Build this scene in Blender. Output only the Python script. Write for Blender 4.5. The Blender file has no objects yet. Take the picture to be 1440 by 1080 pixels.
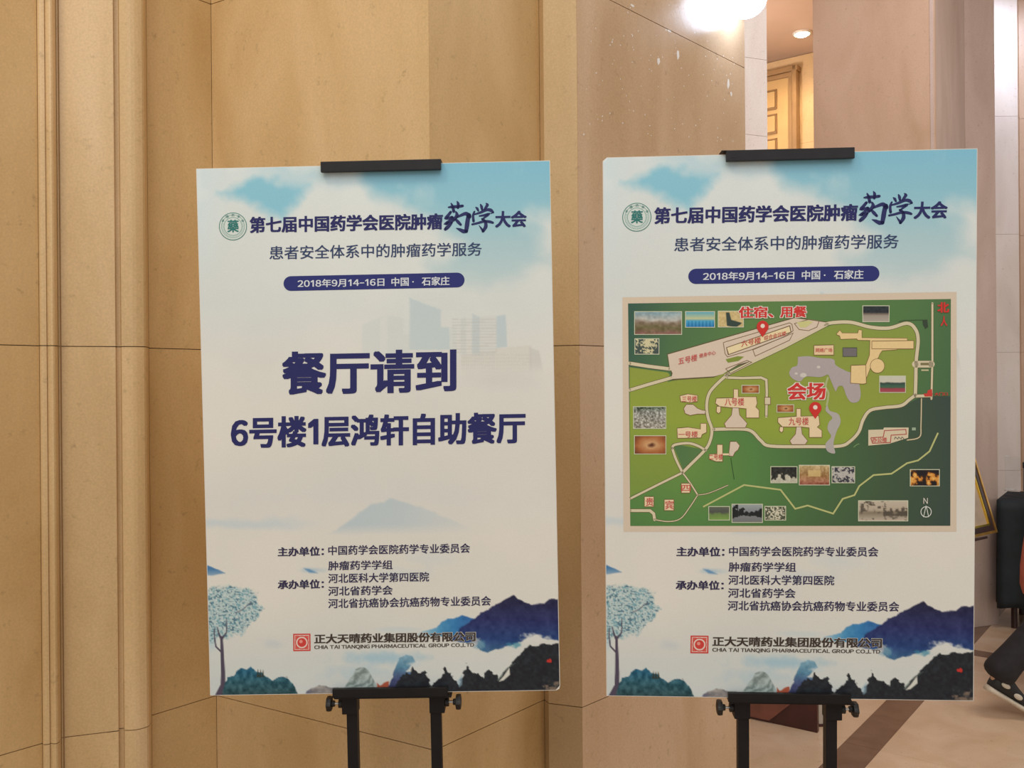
import bpy, bmesh, math, random
import numpy as np
from mathutils import Vector, Matrix
random.seed(7)
S = bpy.context.scene
COL = S.collection

# ------------------------------------------------------------------ camera, light, exposure
F = 1250.0; ROLL = 0.008; EYE = 1.5
cam = bpy.data.cameras.new('camera'); co = bpy.data.objects.new('camera', cam); COL.objects.link(co)
cam.sensor_width = 36; cam.lens = 36*F/1440; cam.clip_start = 0.05
_r = Vector((1, 0, -ROLL)).normalized(); _u = Vector((ROLL, 0, 1)).normalized(); _b = _r.cross(_u)
co.matrix_world = Matrix(((_r.x, _u.x, _b.x, 0), (_r.y, _u.y, _b.y, 0), (_r.z, _u.z, _b.z, EYE), (0, 0, 0, 1)))
S.camera = co
S.view_settings.view_transform = 'Standard'; S.view_settings.look = 'None'
S.view_settings.exposure = 0.10; S.view_settings.gamma = 1; S.view_settings.use_curve_mapping = False
W = bpy.data.worlds.new('hall_ambience'); S.world = W; W.use_nodes = True
W.node_tree.nodes['Background'].inputs[0].default_value = (1.0, 0.97, 0.93, 1)
W.node_tree.nodes['Background'].inputs[1].default_value = 0.60

def area(name, loc, target, size, power, col, size_y=None, spread=180):
    l = bpy.data.lights.new(name, 'AREA'); l.energy = power; l.color = col; l.size = size
    if size_y: l.shape = 'RECTANGLE'; l.size_y = size_y
    l.spread = math.radians(spread)
    o = bpy.data.objects.new(name, l); COL.objects.link(o); o.location = loc
    o.rotation_euler = (Vector(target)-Vector(loc)).to_track_quat('-Z', 'Y').to_euler()
    return o
area('lobby_ceiling_light', (0.2, -1.2, 4.1), (0.15, 1.6, 1.1), 2.6, 44, (1.0, 0.97, 0.92))
area('warm_downlight_left', (-1.3, 0.2, 4.1), (-0.75, 1.8, 1.4), 0.5, 20, (1.0, 0.80, 0.50))
area('lobby_light_right', (2.6, 2.6, 4.15), (2.6, 4.2, 0.3), 1.2, 42, (1.0, 0.90, 0.78))
area('cool_light_far_right', (3.50, 5.85, 4.22), (3.52, 6.4, 3.0), 0.25, 8, (0.72, 0.80, 1.0), spread=150)
area('corridor_fill', (0.95, 5.4, 3.0), (2.0, 6.2, 3.7), 0.3, 14, (1.0, 0.82, 0.70))  # added unseen lamp that brightens the corridor ceiling
area('cool_light_right_pillar', (1.75, 2.9, 4.2), (1.7, 4.5, 3.2), 0.5, 9, (0.80, 0.82, 1.0), spread=130)

# ------------------------------------------------------------------ helpers
def at(px, py, Y):
    dx, dy = (px-720)/F, (540-py)/F
    d = _r*dx + _u*dy - _b
    d = d/d.y
    return Vector((d.x*Y, Y, EYE+d.z*Y))
def floor_at(px, py):
    dx, dy = (px-720)/F, (540-py)/F
    d = _r*dx + _u*dy - _b
    t = -EYE/d.z
    return Vector((d.x*t, d.y*t, 0))
def lin(c):
    return tuple(((v/255)/12.92 if v/255 <= 0.04045 else ((v/255+0.055)/1.055)**2.4) for v in c)
MATS = {}
def mat(name, col, rough=0.5, metal=0.0, spec=0.5, noise=0.0, scale=30, bump=0.0, trans=0.0, emit=None, coat=0.0):
    if name in MATS: return MATS[name]
    m = bpy.data.materials.new(name); m.use_nodes = True; nt = m.node_tree; p = nt.nodes['Principled BSDF']
    p.inputs['Roughness'].default_value = rough; p.inputs['Metallic'].default_value = metal
    p.inputs['Specular IOR Level'].default_value = spec
    p.inputs['Transmission Weight'].default_value = trans
    p.inputs['Coat Weight'].default_value = coat
    p.inputs['Base Color'].default_value = (*col, 1)
    if noise or bump:
        tc = nt.nodes.new('ShaderNodeTexCoord'); n = nt.nodes.new('ShaderNodeTexNoise')
        n.inputs['Scale'].default_value = scale; n.inputs['Detail'].default_value = 5
        nt.links.new(tc.outputs['Object'], n.inputs['Vector'])
        r = nt.nodes.new('ShaderNodeValToRGB')
        r.color_ramp.elements[0].position = 0.3; r.color_ramp.elements[1].position = 0.7
        r.color_ramp.elements[0].color = (*[c*(1-noise) for c in col], 1)
        r.color_ramp.elements[1].color = (*[min(1, c*(1+noise)) for c in col], 1)
        nt.links.new(n.outputs['Fac'], r.inputs[0]); nt.links.new(r.outputs[0], p.inputs['Base Color'])
        if bump:
            b = nt.nodes.new('ShaderNodeBump'); b.inputs['Strength'].default_value = bump; b.inputs['Distance'].default_value = 0.004
            nt.links.new(n.outputs['Fac'], b.inputs['Height']); nt.links.new(b.outputs[0], p.inputs['Normal'])
    if emit:
        p.inputs['Emission Color'].default_value = (*emit[0], 1); p.inputs['Emission Strength'].default_value = emit[1]
    MATS[name] = m
    return m
def marble(name, base, dark, light, rough=0.4, stretch=0.35, fleck=0.0, streak=1.0):
    """honed cream marble: cloudy veining, small brown pits and faint vertical staining"""
    m = bpy.data.materials.new(name); m.use_nodes = True; nt = m.node_tree; N = nt.nodes.new; L = nt.links.new
    p = nt.nodes['Principled BSDF']; p.inputs['Roughness'].default_value = rough
    tc = N('ShaderNodeTexCoord'); mp = N('ShaderNodeMapping'); mp.inputs['Scale'].default_value = (1, 1, stretch)
    L(tc.outputs['Object'], mp.inputs['Vector'])
    oi = N('ShaderNodeObjectInfo')
    n1 = N('ShaderNodeTexNoise'); n1.inputs['Scale'].default_value = 5; n1.inputs['Detail'].default_value = 6; n1.inputs['Distortion'].default_value = 0.6
    L(mp.outputs[0], n1.inputs['Vector'])
    r1 = N('ShaderNodeValToRGB'); e = r1.color_ramp.elements
    e[0].position = 0.28; e[0].color = (*dark, 1); e[1].position = 0.72; e[1].color = (*light, 1)
    x = e.new(0.5); x.color = (*base, 1)
    L(n1.outputs['Fac'], r1.inputs[0])
    # small dark pits
    n2 = N('ShaderNodeTexNoise'); n2.inputs['Scale'].default_value = 38; n2.inputs['Detail'].default_value = 8; n2.inputs['Roughness'].default_value = 0.7
    L(tc.outputs['Object'], n2.inputs['Vector'])
    r2 = N('ShaderNodeValToRGB'); r2.color_ramp.elements[0].position = 0.60; r2.color_ramp.elements[1].position = 0.80
    r2.color_ramp.elements[0].color = (0, 0, 0, 1); r2.color_ramp.elements[1].color = (0.75, 0.75, 0.75, 1)
    L(n2.outputs['Fac'], r2.inputs[0])
    mx = N('ShaderNodeMix'); mx.data_type = 'RGBA'
    L(r2.outputs[0], mx.inputs['Factor']); L(r1.outputs[0], mx.inputs['A'])
    mx.inputs['B'].default_value = (*[c*0.45 for c in dark], 1)
    # grain
    n3 = N('ShaderNodeTexNoise'); n3.inputs['Scale'].default_value = 240; n3.inputs['Detail'].default_value = 3
    L(tc.outputs['Object'], n3.inputs['Vector'])
    mr = N('ShaderNodeMapRange'); mr.inputs['From Min'].default_value = 0.3; mr.inputs['From Max'].default_value = 0.7
    mr.inputs['To Min'].default_value = 0.93; mr.inputs['To Max'].default_value = 1.07
    L(n3.outputs['Fac'], mr.inputs['Value'])
    ad = N('ShaderNodeMath'); ad.operation = 'MULTIPLY_ADD'; ad.inputs[1].default_value = 0.10; ad.inputs[2].default_value = -0.05
    L(oi.outputs['Random'], ad.inputs[0])
    ad2 = N('ShaderNodeMath'); ad2.operation = 'ADD'; L(ad.outputs[0], ad2.inputs[0]); L(mr.outputs[0], ad2.inputs[1])
    mul = N('ShaderNodeVectorMath'); mul.operation = 'SCALE'
    L(mx.outputs['Result'], mul.inputs[0]); L(ad2.outputs[0], mul.inputs['Scale'])
    last = mul.outputs[0]
    if fleck:
        n4 = N('ShaderNodeTexNoise'); n4.inputs['Scale'].default_value = 16; n4.inputs['Detail'].default_value = 7; n4.inputs['Roughness'].default_value = 0.75
        L(tc.outputs['Object'], n4.inputs['Vector'])
        r4 = N('ShaderNodeValToRGB'); r4.color_ramp.elements[0].position = 0.66; r4.color_ramp.elements[1].position = 0.72
        r4.color_ramp.elements[1].color = (fleck, fleck, fleck, 1)
        L(n4.outputs['Fac'], r4.inputs[0])
        m4 = N('ShaderNodeMix'); m4.data_type = 'RGBA'; L(r4.outputs[0], m4.inputs['Factor']); L(last, m4.inputs['A'])
        m4.inputs['B'].default_value = (0.85, 0.83, 0.78, 1); last = m4.outputs['Result']
    L(last, p.inputs['Base Color'])
    bp = N('ShaderNodeBump'); bp.inputs['Strength'].default_value = 0.25; bp.inputs['Distance'].default_value = 0.002
    L(n2.outputs['Fac'], bp.inputs['Height']); L(bp.outputs[0], p.inputs['Normal'])
    MATS[name] = m
    return m
def mesh_obj(name, verts, faces, m=None, parent=None, smooth=False):
    me = bpy.data.meshes.new(name); me.from_pydata([tuple(v) for v in verts], [], faces); me.update()
    if smooth: me.shade_smooth()
    if m: me.materials.append(m)
    o = bpy.data.objects.new(name, me); COL.objects.link(o)
    if parent: o.parent = parent
    return o
def bm_obj(name, bm, m=None, parent=None, smooth=False):
    bmesh.ops.recalc_face_normals(bm, faces=bm.faces)
    me = bpy.data.meshes.new(name); bm.to_mesh(me); bm.free()
    if smooth: me.shade_smooth()
    if m: me.materials.append(m)
    o = bpy.data.objects.new(name, me); COL.objects.link(o)
    if parent: o.parent = parent
    return o
def root(name, loc, rz=0, label=None, cat=None, group=None, kind=None):
    o = bpy.data.objects.new(name, None); COL.objects.link(o); o.location = loc; o.rotation_euler = (0, 0, rz); o.empty_display_size = 0.05
    tag(o, label, cat, group, kind); return o
def tag(o, label=None, cat=None, group=None, kind=None):
    for k, v in (('label', label), ('category', cat), ('group', group), ('kind', kind)):
        if v: o[k] = v
    return o
def bm_box(bm, c, s, M=None, bev=0.0):
    g = bmesh.ops.create_cube(bm, size=1)['verts']
    for v in g:
        v.co = Vector((v.co.x*s[0]+c[0], v.co.y*s[1]+c[1], v.co.z*s[2]+c[2]))
    if bev:
        es = list({e for v in g for e in v.link_edges})
        r = bmesh.ops.bevel(bm, geom=es, offset=bev, segments=2, affect='EDGES', profile=0.7)
        g = list({v for f in r['faces'] for v in f.verts} | {v for v in g if v.is_valid})
    if M is not None:
        for v in g: v.co = M(v.co) if callable(M) else M @ v.co
    return g
def bm_tube(bm, pts, rad, seg=12, cap=True):
    """round tube through pts with radius per point"""
    pts = [Vector(p) for p in pts]
    if not hasattr(rad, '__len__'): rad = [rad]*len(pts)
    rings = []
    ref = None
    for i, p in enumerate(pts):
        d = (pts[min(i+1, len(pts)-1)]-pts[max(i-1, 0)]).normalized()
        a = ref if ref is not None else (Vector((0, 0, 1)) if abs(d.z) < 0.9 else Vector((1, 0, 0)))
        x = a.cross(d)
        if x.length < 1e-5: x = Vector((0, 1, 0)).cross(d)
        x.normalize(); y = d.cross(x); ref = y.cross(d)*-1 if False else a
        rings.append([bm.verts.new(p+(x*math.cos(t)+y*math.sin(t))*rad[i]) for t in [2*math.pi*k/seg for k in range(seg)]])
    for a, b in zip(rings, rings[1:]):
        for k in range(seg): bm.faces.new((a[k], a[(k+1) % seg], b[(k+1) % seg], b[k]))
    if cap:
        bm.faces.new(rings[0][::-1]); bm.faces.new(rings[-1])

# ------------------------------------------------------------------ marble walls
TAN = marble('marble_honey', (0.60, 0.40, 0.185), (0.50, 0.315, 0.125), (0.68, 0.48, 0.245), 0.45)
TAN2 = marble('marble_honey_pale', (0.66, 0.47, 0.25), (0.57, 0.385, 0.185), (0.74, 0.54, 0.32), 0.45)
TAN3 = marble('marble_straw', (0.56, 0.405, 0.225), (0.50, 0.35, 0.18), (0.62, 0.46, 0.27), 0.45)
PINK = marble('marble_polished', (0.62, 0.435, 0.275), (0.55, 0.37, 0.215), (0.68, 0.495, 0.335), 0.24, fleck=0.35)
ROSE = marble('marble_rose', (0.58, 0.40, 0.28), (0.51, 0.34, 0.22), (0.64, 0.46, 0.34), 0.35)
GREYM = marble('marble_grey_rose', (0.54, 0.42, 0.365), (0.48, 0.37, 0.315), (0.60, 0.48, 0.425), 0.4)
WHITEM = marble('marble_white', (0.78, 0.70, 0.64), (0.70, 0.62, 0.56), (0.84, 0.77, 0.72), 0.35)
CORE = mat('joint_mortar', (0.36, 0.22, 0.10), 0.9, noise=0.1)
COURSES = [0.0, 0.78, 1.585, 2.39, 3.2, 4.3]
def xy(px, Y):            # plan point seen at pixel column px on the horizon row
    p = at(px, 540-ROLL*(px-720), Y); return Vector((p.x, p.y))
def offset_poly(pts, d):
    """offset a plan polyline away from the room (to +normal side)"""
    out = []
    for i, p in enumerate(pts):
        ns = []
        if i > 0: t = (p-pts[i-1]).normalized(); ns.append(Vector((-t.y, t.x)))
        if i < len(pts)-1: t = (pts[i+1]-p).normalized(); ns.append(Vector((-t.y, t.x)))
        n = sum(ns, Vector((0, 0))).normalized()
        out.append(p+n*d/max(0.5, n.dot(ns[0])))
    return out
def prism(name, front, back, z0, z1, m, parent=None, bev=0.0, smooth=False):
    n = len(front); ring = list(front)+list(back)[::-1]; k = len(ring)
    vs = [(p.x, p.y, z0) for p in ring]+[(p.x, p.y, z1) for p in ring]
    fs = [(i, (i+1) % k, k+(i+1) % k, k+i) for i in range(k)]
    fs += [tuple(range(k))[::-1], tuple(range(k, 2*k))]
    o = mesh_obj(name, vs, fs, m, parent)
    return o
def trim(pts, g):
    """shorten both ends of an open polyline by g for the vertical joints"""
    pts = [p.copy() for p in pts]
    pts[0] += (pts[1]-pts[0]).normalized()*g; pts[-1] += (pts[-2]-pts[-1]).normalized()*g
    return pts
def wall(name, segs, courses=COURSES, gap=0.0018, thick=0.022, core=0.25):
    """segs: list of (polyline, material); every stone of every course is a child slab of the wall"""
    full = []
    for pl, _ in segs:
        for p in pl:
            if not full or (p-full[-1]).length > 1e-4: full.append(p)
    a = offset_poly(full, 0.008); b = offset_poly(full, core)
    base = prism(name, a, b, 0, courses[-1]-0.002, CORE); tag(base, kind='structure')
    for pl, m in segs:
        f = trim(pl, gap*0.35); k = offset_poly(f, thick)
        for i, (z0, z1) in enumerate(zip(courses, courses[1:])):
            prism('marble_slab', f, k, z0+gap*0.5, z1-gap*0.5, m, base)
    return base
def arc(a, b, bulge, n=6):
    """curved moulding profile between plan points a, b bulging towards the room"""
    t = b-a; nrm = Vector((t.y, -t.x)).normalized()
    return [a+t*(i/n)+nrm*bulge*math.sin(math.pi*i/n) for i in range(n+1)]
P = xy
a0 = P(-420, 1.42); a1 = P(56, 1.800)
m1 = arc(a1, P(66, 1.796), 0.006, 5)+arc(P(66, 1.800), P(81, 1.812), 0.011, 6)+[P(82.5, 1.828)]
p1 = [P(82.5, 1.828), P(163, 1.862)]
m2 = [P(163, 1.862), P(164, 1.874), P(170, 1.876), P(171.5, 1.864)]+arc(P(171.5, 1.864), P(203, 1.882), 0.007, 6)[1:]+[P(206, 1.889), P(208.5, 1.905), P(209.5, 1.925), P(209.5, 1.948)]
s1 = [P(209.5, 1.948), P(301, 2.07)]
s2 = [P(301, 2.07), P(607, 1.75)]
s3 = [P(607, 1.75), P(762, 2.025)]
s4 = [P(762, 2.025), P(768, 2.002), P(815, 1.975)]
e1 = P(815, 1.975); e2 = P(1051, 2.52)
dA = (e2-e1).normalized(); nA = Vector((-dA.y, dA.x))
s5 = [e1, e2]; s6 = [e2, e2+nA*0.5]
wl = wall('wall_left', [([a0, a1], TAN), (m1, TAN2), (p1, TAN2), (m2, TAN2), (s1, TAN), (s2, TAN2), (s3, TAN), (s4, TAN3)], core=0.032)
wm = wall('wall_centre', [(s5, PINK), ([e2, e2+nA*0.30], PINK)], core=0.06)
wb = wall('wall_rear', [([P(985, 4.28), P(1082, 4.42), P(1080, 4.75)], WHITEM)], [0, 0.9, 1.8, 2.72, 3.10, 4.3], core=0.15)
rc = random.Random(3); vs, fs = [], []
tC = (e2-e1).normalized(); nC = Vector((tC.y, -tC.x))
for (px, py, w, h, n_) in [(926, 86, 7, 14, 1), (953, 78, 7, 18, 1), (1024, 118, 7, 20, 1), (1028, 132, 5, 10, 1), (941, 44, 12, 5, 1), (889, 8, 9, 5, 1)]+[(rc.uniform(820, 1040), rc.uniform(5, 200)**1.0, rc.uniform(1.2, 3), rc.uniform(1.2, 3.4), 1) for _ in range(110)]:
    d = _r*((px-720)/F)+_u*((540-py)/F)-_b; tt = (e1-Vector((0, 0))).dot(nC)/(d.x*nC.x+d.y*nC.y)
    c = Vector((0, 0, EYE))+d*tt; k = len(vs); m_ = 7
    for a in range(m_):
        t = 2*math.pi*a/m_; r_ = rc.uniform(.45, 1); o_ = math.cos(t)*w*r_*.5*tt/F*1.3; z_ = math.sin(t)*h*r_*.5*tt/F
        vs.append((c.x+tC.x*o_+nC.x*.0004, c.y+tC.y*o_+nC.y*.0004, c.z+z_))
    fs.append(tuple(range(k, k+m_)))
ch = mesh_obj('pale_flecks', vs, fs, mat('white_fleck', (.80, .76, .72), .5), wm); ch['kind'] = 'stuff'  # small white flecks laid on the column face
# corridor wall with the tall door
dL = Vector((0.79, -0.61)).normalized()      # grid direction that comes nearer to the right
q = P(1128, 6.35)
wc = wall('wall_corridor', [([q-dL*2.2, q+dL*0.75], TAN2)], [0, 0.8, 1.6, 2.4, 3.2, 3.83], core=0.2)
# right pillar
r0 = P(1147, 4.85); r1 = P(1318, 4.45); r2 = P(1360, 5.38); r3 = P(1402, 5.46)
wp = wall('wall_right', [([r0+Vector((0.60, 0.78)), r0], TAN2), ([r0, r1], ROSE), ([r1, r2], GREYM), ([r2, r3], GREYM), ([r3, r3+Vector((0.3, 0.95))], GREYM)], [0, 4.3], core=0.14)
wf = wall('wall_far', [([P(1385, 6.40), P(1434.5, 6.40)], WHITEM), ([P(1434.5, 6.40), P(1436.5, 6.47), P(1640, 6.2)], ROSE)], [0, 0.85, 1.7, 2.55, 3.4, 4.3], core=0.2)

# ------------------------------------------------------------------ floor
FA = marble('floor_marble', (0.74, 0.55, 0.385), (0.67, 0.48, 0.315), (0.80, 0.62, 0.46), 0.16, stretch=1)
FB = marble('floor_band_marble', (0.215, 0.125, 0.085), (0.17, 0.095, 0.06), (0.26, 0.16, 0.11), 0.18, stretch=1)
fl = mesh_obj('floor', [(-8, -6, -0.012), (12, -6, -0.012), (12, 12, -0.012), (-8, 12, -0.012)], [(0, 1, 2, 3)], CORE)
fl.data.materials.clear(); fl.data.materials.append(mat('floor_bed', (0.40, 0.27, 0.16), 0.6, noise=0.1)); tag(fl, kind='structure')
bA, bB = floor_at(1272, 985), floor_at(1182, 1080)
U = Vector((bA.x-bB.x, bA.y-bB.y)).normalized(); V = Vector((U.y, -U.x))      # U recedes, V goes right and nearer
v1 = Vector(floor_at(1246, 985)[:2]).dot(V); v2 = Vector(floor_at(1300, 985)[:2]).dot(V)
u1 = Vector(floor_at(1369, 922)[:2]).dot(U); u2 = Vector(floor_at(1369, 913.5)[:2]).dot(U)
vb = [v1-0.8*k for k in range(4, 0, -1)]+[v1, v2]+[v2+0.8*k for k in range(1, 5)]
ub = [u1-0.8*k for k in range(5, 0, -1)]+[u1, u2]+[u2+0.8*k for k in range(1, 4)]
for i in range(len(vb)-1):
    for j in range(len(ub)-1):
        band = abs(vb[i]-v1) < 1e-6 or (abs(ub[j]-u1) < 1e-6 and vb[i] > v1)
        g = 0.0008
        c = [U*ub[j+b]+V*vb[i+a] for a, b in ((0, 0), (1, 0), (1, 1), (0, 1))]
        cen = sum(c, Vector((0, 0)))/4
        if cen.x < -0.6 or cen.y < 1.0: continue
        c = [p+(cen-p).normalized()*g for p in c]
        vs = [(p.x, p.y, z) for z in (-0.011, 0) for p in c]
        mesh_obj('floor_tile', vs, [(0, 1, 5, 4), (1, 2, 6, 5), (2, 3, 7, 6), (3, 0, 4, 7), (4, 5, 6, 7), (3, 2, 1, 0)], FB if band else FA, fl)

# ------------------------------------------------------------------ ceilings, corridor door and lamps
CM = mat('ceiling_paint', (0.62, 0.46, 0.36), 0.7, noise=0.04, scale=4)
ce = prism('ceiling', [Vector((-8, 0.9)), Vector((12, 0.9))], [Vector((-8, 12)), Vector((12, 12))], 4.31, 4.4, CM); tag(ce, kind='structure')
sf = prism('ceiling', [Vector((0.9, 4.9)), Vector((2.1, 4.9))], [Vector((0.2, 7.6)), Vector((2.6, 7.6))], 3.835, 3.93, CM); tag(sf, kind='structure')
# door (in the corridor wall frame: X along dL, -Y towards us)
ang = math.atan2(dL.y, dL.x)
dr = root('door_1', (q.x, q.y, 0), ang, kind='structure')
DW = mat('door_cream_paint', (0.66, 0.44, 0.19), 0.45, noise=0.05, scale=8)
DWd = mat('door_groove_brown', (0.30, 0.17, 0.07), 0.6, noise=0.1)
DT = mat('door_trim_brown', (0.36, 0.22, 0.10), 0.4, noise=0.1, scale=12)
top = 3.745; wd = 1.15
bm = bmesh.new(); bm_box(bm, (-0.06-wd/2, -0.02, (top-0.06)/2), (wd, 0.04, top-0.06)); bm_obj('door_leaf', bm, DW, dr)
bm = bmesh.new()
for (x, w, d, hh) in ((-0.016, 0.032, 0.075, top), (-0.047, 0.03, 0.06, top-0.03), (-0.06-wd-0.016, 0.032, 0.075, top)):
    bm_box(bm, (x, -d/2, hh/2), (w, d, hh), bev=0.006)
bm_box(bm, (-0.03-wd/2, -0.0375, top-0.018), (wd+0.08, 0.075, 0.036), bev=0.006)
bm_box(bm, (-0.06-wd/2, -0.03, top-0.052), (wd, 0.06, 0.03), bev=0.006)
bm_obj('door_frame', bm, DT, dr)
for k in range(19):
    for c in range(5):
        x = -0.06-0.175-c*0.20; z = top-0.205-k*0.176
        bm = bmesh.new()
        for (dx, dz, w, h) in ((-0.079, 0, 0.010, 0.132), (0.079, 0, 0.010, 0.132), (0, 0.066, 0.168, 0.010), (0, -0.066, 0.168, 0.010)):
            bm_box(bm, (x+dx, -0.044, z+dz), (w, 0.01, h))
        f = bm_obj('door_panel', bm, DWd, dr)
        bm = bmesh.new(); bm_box(bm, (x, -0.046, z), (0.140, 0.014, 0.114), bev=0.006); bm_obj('raised_field', bm, DW, f)
bm = bmesh.new(); bm_tube(bm, [(-0.10-wd+0.07, -0.04, 1.05), (-0.10-wd+0.07, -0.09, 1.05), (-0.10-wd+0.19, -0.09, 1.05)], 0.009); bm_obj('door_handle', bm, mat('brass', (0.7, 0.5, 0.2), 0.3, 1.0), dr)
# downlight in the corridor ceiling
c = at(1128, 49, 5.95); zc = 3.835
dl = root('ceiling_downlight', (c.x, c.y, zc), 0, 'small round warm downlight glowing in the corridor ceiling above the cream door', 'ceiling light')
bm = bmesh.new()
for (ra, rb, za, zb) in ((0.062, 0.048, -0.001, -0.012),):
    n = 28
    v = [[bm.verts.new((r*math.cos(2*math.pi*k/n), r*math.sin(2*math.pi*k/n), z)) for k in range(n)] for r, z in ((0.062, 0), (0.060, -0.010), (0.048, -0.012), (0.044, -0.003))]
    for p_, q_ in zip(v, v[1:]):
        for k in range(n): bm.faces.new((p_[k], p_[(k+1) % n], q_[(k+1) % n], q_[k]))
bm_obj('trim_ring', bm, mat('white_enamel', (0.8, 0.76, 0.7), 0.4), dl, True)
bm = bmesh.new(); bmesh.ops.create_uvsphere(bm, u_segments=24, v_segments=12, radius=0.046)
for v in bm.verts: v.co.z = v.co.z*0.45-0.006
bm_obj('lens', bm, mat('warm_lamp_glass', (1, 0.9, 0.7), 0.3, emit=((1.0, 0.80, 0.50), 30)), dl, True)
l = bpy.data.lights.new('downlight_beam', 'SPOT'); l.energy = 24; l.color = (1, 0.78, 0.54); l.spot_size = 2.6; l.spot_blend = 0.8; l.shadow_soft_size = 0.05
lo = bpy.data.objects.new('downlight_beam', l); COL.objects.link(lo); lo.parent = dl; lo.location = (0, 0, -0.04)
# white glare at the central column's corner, built as an added glowing globe
lc = at(1045, -4, 2.40)
glare = root('glare_globe', lc, math.atan2(dA.y, dA.x), 'white glare at the upper corner of the polished column, built as an added lamp', 'lamp')
bm = bmesh.new(); bmesh.ops.create_uvsphere(bm, u_segments=32, v_segments=20, radius=0.075)
for v in bm.verts:
    v.co.x *= 0.95; v.co.y *= 0.8; v.co.z *= 0.62+0.10*math.sin(3*v.co.x/0.075)
bm_obj('glow_body', bm, mat('white_glow', (1, 1, 1), 0.3, emit=((0.62, 0.76, 1.0), 14)), glare, True)
bm = bmesh.new(); bm_tube(bm, [(0, 0.058, 0), (0, 0.062, 0.10), (0, 0.09, 0.12)], 0.008); bm_box(bm, (0, 0.10, 0.13), (0.05, 0.012, 0.09), bev=0.004)
bm_obj('added_bracket', bm, mat('added_bracket_nickel', (0.6, 0.6, 0.6), 0.3, 1.0), glare)

# ------------------------------------------------------------------ flat print painting tools (artwork of the boards)
def homography(src, dst):
    A = []; B = []
    for (x, y), (X, Y) in zip(src, dst):
        A += [[x, y, 1, 0, 0, 0, -X*x, -X*y], [0, 0, 0, x, y, 1, -Y*x, -Y*y]]; B += [X, Y]
    h = np.linalg.solve(np.array(A, float), np.array(B, float)); return np.append(h, 1).reshape(3, 3)
RECT = [(0, 0), (600, 0), (600, 900), (0, 900)]
HL = homography([(277, 237), (773, 226), (787, 970), (297, 978)], RECT)
HR = homography([(847, 222), (1374, 210), (1369, 984), (852, 978)], RECT)
HLi = np.linalg.inv(HL)
def ap(H, x, y):
    w = H[2, 0]*x+H[2, 1]*y+H[2, 2]
    return (H[0, 0]*x+H[0, 1]*y+H[0, 2])/w, (H[1, 0]*x+H[1, 1]*y+H[1, 2])/w
def loc(mx, my, lift=0.0):      # millimetres on the sheet -> board frame (front face looks to -Y)
    return ((mx-300)/1000, -0.0026-lift, (450-my)/1000)
PK = 1.16                        # print reflectance of the sheet against the photographed tone
PT = np.array([1.20, 1.27, 1.34])
def ink(c): return tuple(float(min(1.0, v*k)) for v, k in zip(lin(c), PT))
def vcol_mat():
    m = bpy.data.materials.new('printed_paper'); m.use_nodes = True; nt = m.node_tree; p = nt.nodes['Principled BSDF']
    a = nt.nodes.new('ShaderNodeVertexColor'); a.layer_name = 'ink'
    n = nt.nodes.new('ShaderNodeTexNoise'); n.inputs['Scale'].default_value = 420; tc = nt.nodes.new('ShaderNodeTexCoord')
    nt.links.new(tc.outputs['Object'], n.inputs['Vector'])
    mr = nt.nodes.new('ShaderNodeMapRange'); mr.inputs['To Min'].default_value = 0.95; mr.inputs['To Max'].default_value = 1.05
    nt.links.new(n.outputs['Fac'], mr.inputs['Value'])
    s = nt.nodes.new('ShaderNodeVectorMath'); s.operation = 'SCALE'
    nt.links.new(a.outputs[0], s.inputs[0]); nt.links.new(mr.outputs[0], s.inputs['Scale']); nt.links.new(s.outputs[0], p.inputs['Base Color'])
    p.inputs['Roughness'].default_value = 0.55; p.inputs['Specular IOR Level'].default_value = 0.3
    return m
PRINT = vcol_mat()
def flat_mesh(name, verts, faces, cols, parent, percorner=False):
    me = bpy.data.meshes.new(name); me.from_pydata(verts, [], faces); me.update()
    a = me.color_attributes.new('ink', 'FLOAT_COLOR', 'CORNER' if percorner else 'POINT')
    a.data.foreach_set('color', np.asarray(cols, np.float32).ravel())
    me.materials.append(PRINT)
    o = bpy.data.objects.new(name, me); COL.objects.link(o); o.parent = parent
    return o
def grid_mesh(name, mmx, mmy, C, parent, lift):
    """mmx,mmy: 2D arrays of sheet positions, C: sRGB 0-255 array"""
    h, w = mmx.shape
    vs = np.stack([(mmx-300)/1000, np.full_like(mmx, -0.0026-lift), (450-mmy)/1000], -1).reshape(-1, 3)
    i = np.arange(h*w).reshape(h, w)
    fs = np.stack([i[:-1, :-1], i[1:, :-1], i[1:, 1:], i[:-1, 1:]], -1).reshape(-1, 4)
    c = np.clip(C, 0, 255)/255; c = np.where(c <= 0.04045, c/12.92, ((c+0.055)/1.055)**2.4)*PT
    c = np.clip(c, 0, 1).reshape(-1, 3); c = np.concatenate([c, np.ones((len(c), 1))], 1)
    me = bpy.data.meshes.new(name)
    me.vertices.add(len(vs)); me.vertices.foreach_set('co', vs.astype(np.float32).ravel())
    me.loops.add(fs.size); me.loops.foreach_set('vertex_index', fs.astype(np.int32).ravel())
    me.polygons.add(len(fs)); me.polygons.foreach_set('loop_start', np.arange(0, fs.size, 4, dtype=np.int32))
    me.update(calc_edges=True)
    a = me.color_attributes.new('ink', 'FLOAT_COLOR', 'POINT'); a.data.foreach_set('color', c.astype(np.float32).ravel())
    me.materials.append(PRINT)
    o = bpy.data.objects.new(name, me); COL.objects.link(o); o.parent = parent
    return o
def h2(ix, iy, s):
    v = np.sin(ix*127.1+iy*311.7+s*74.7)*43758.5453
    return v-np.floor(v)
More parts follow.
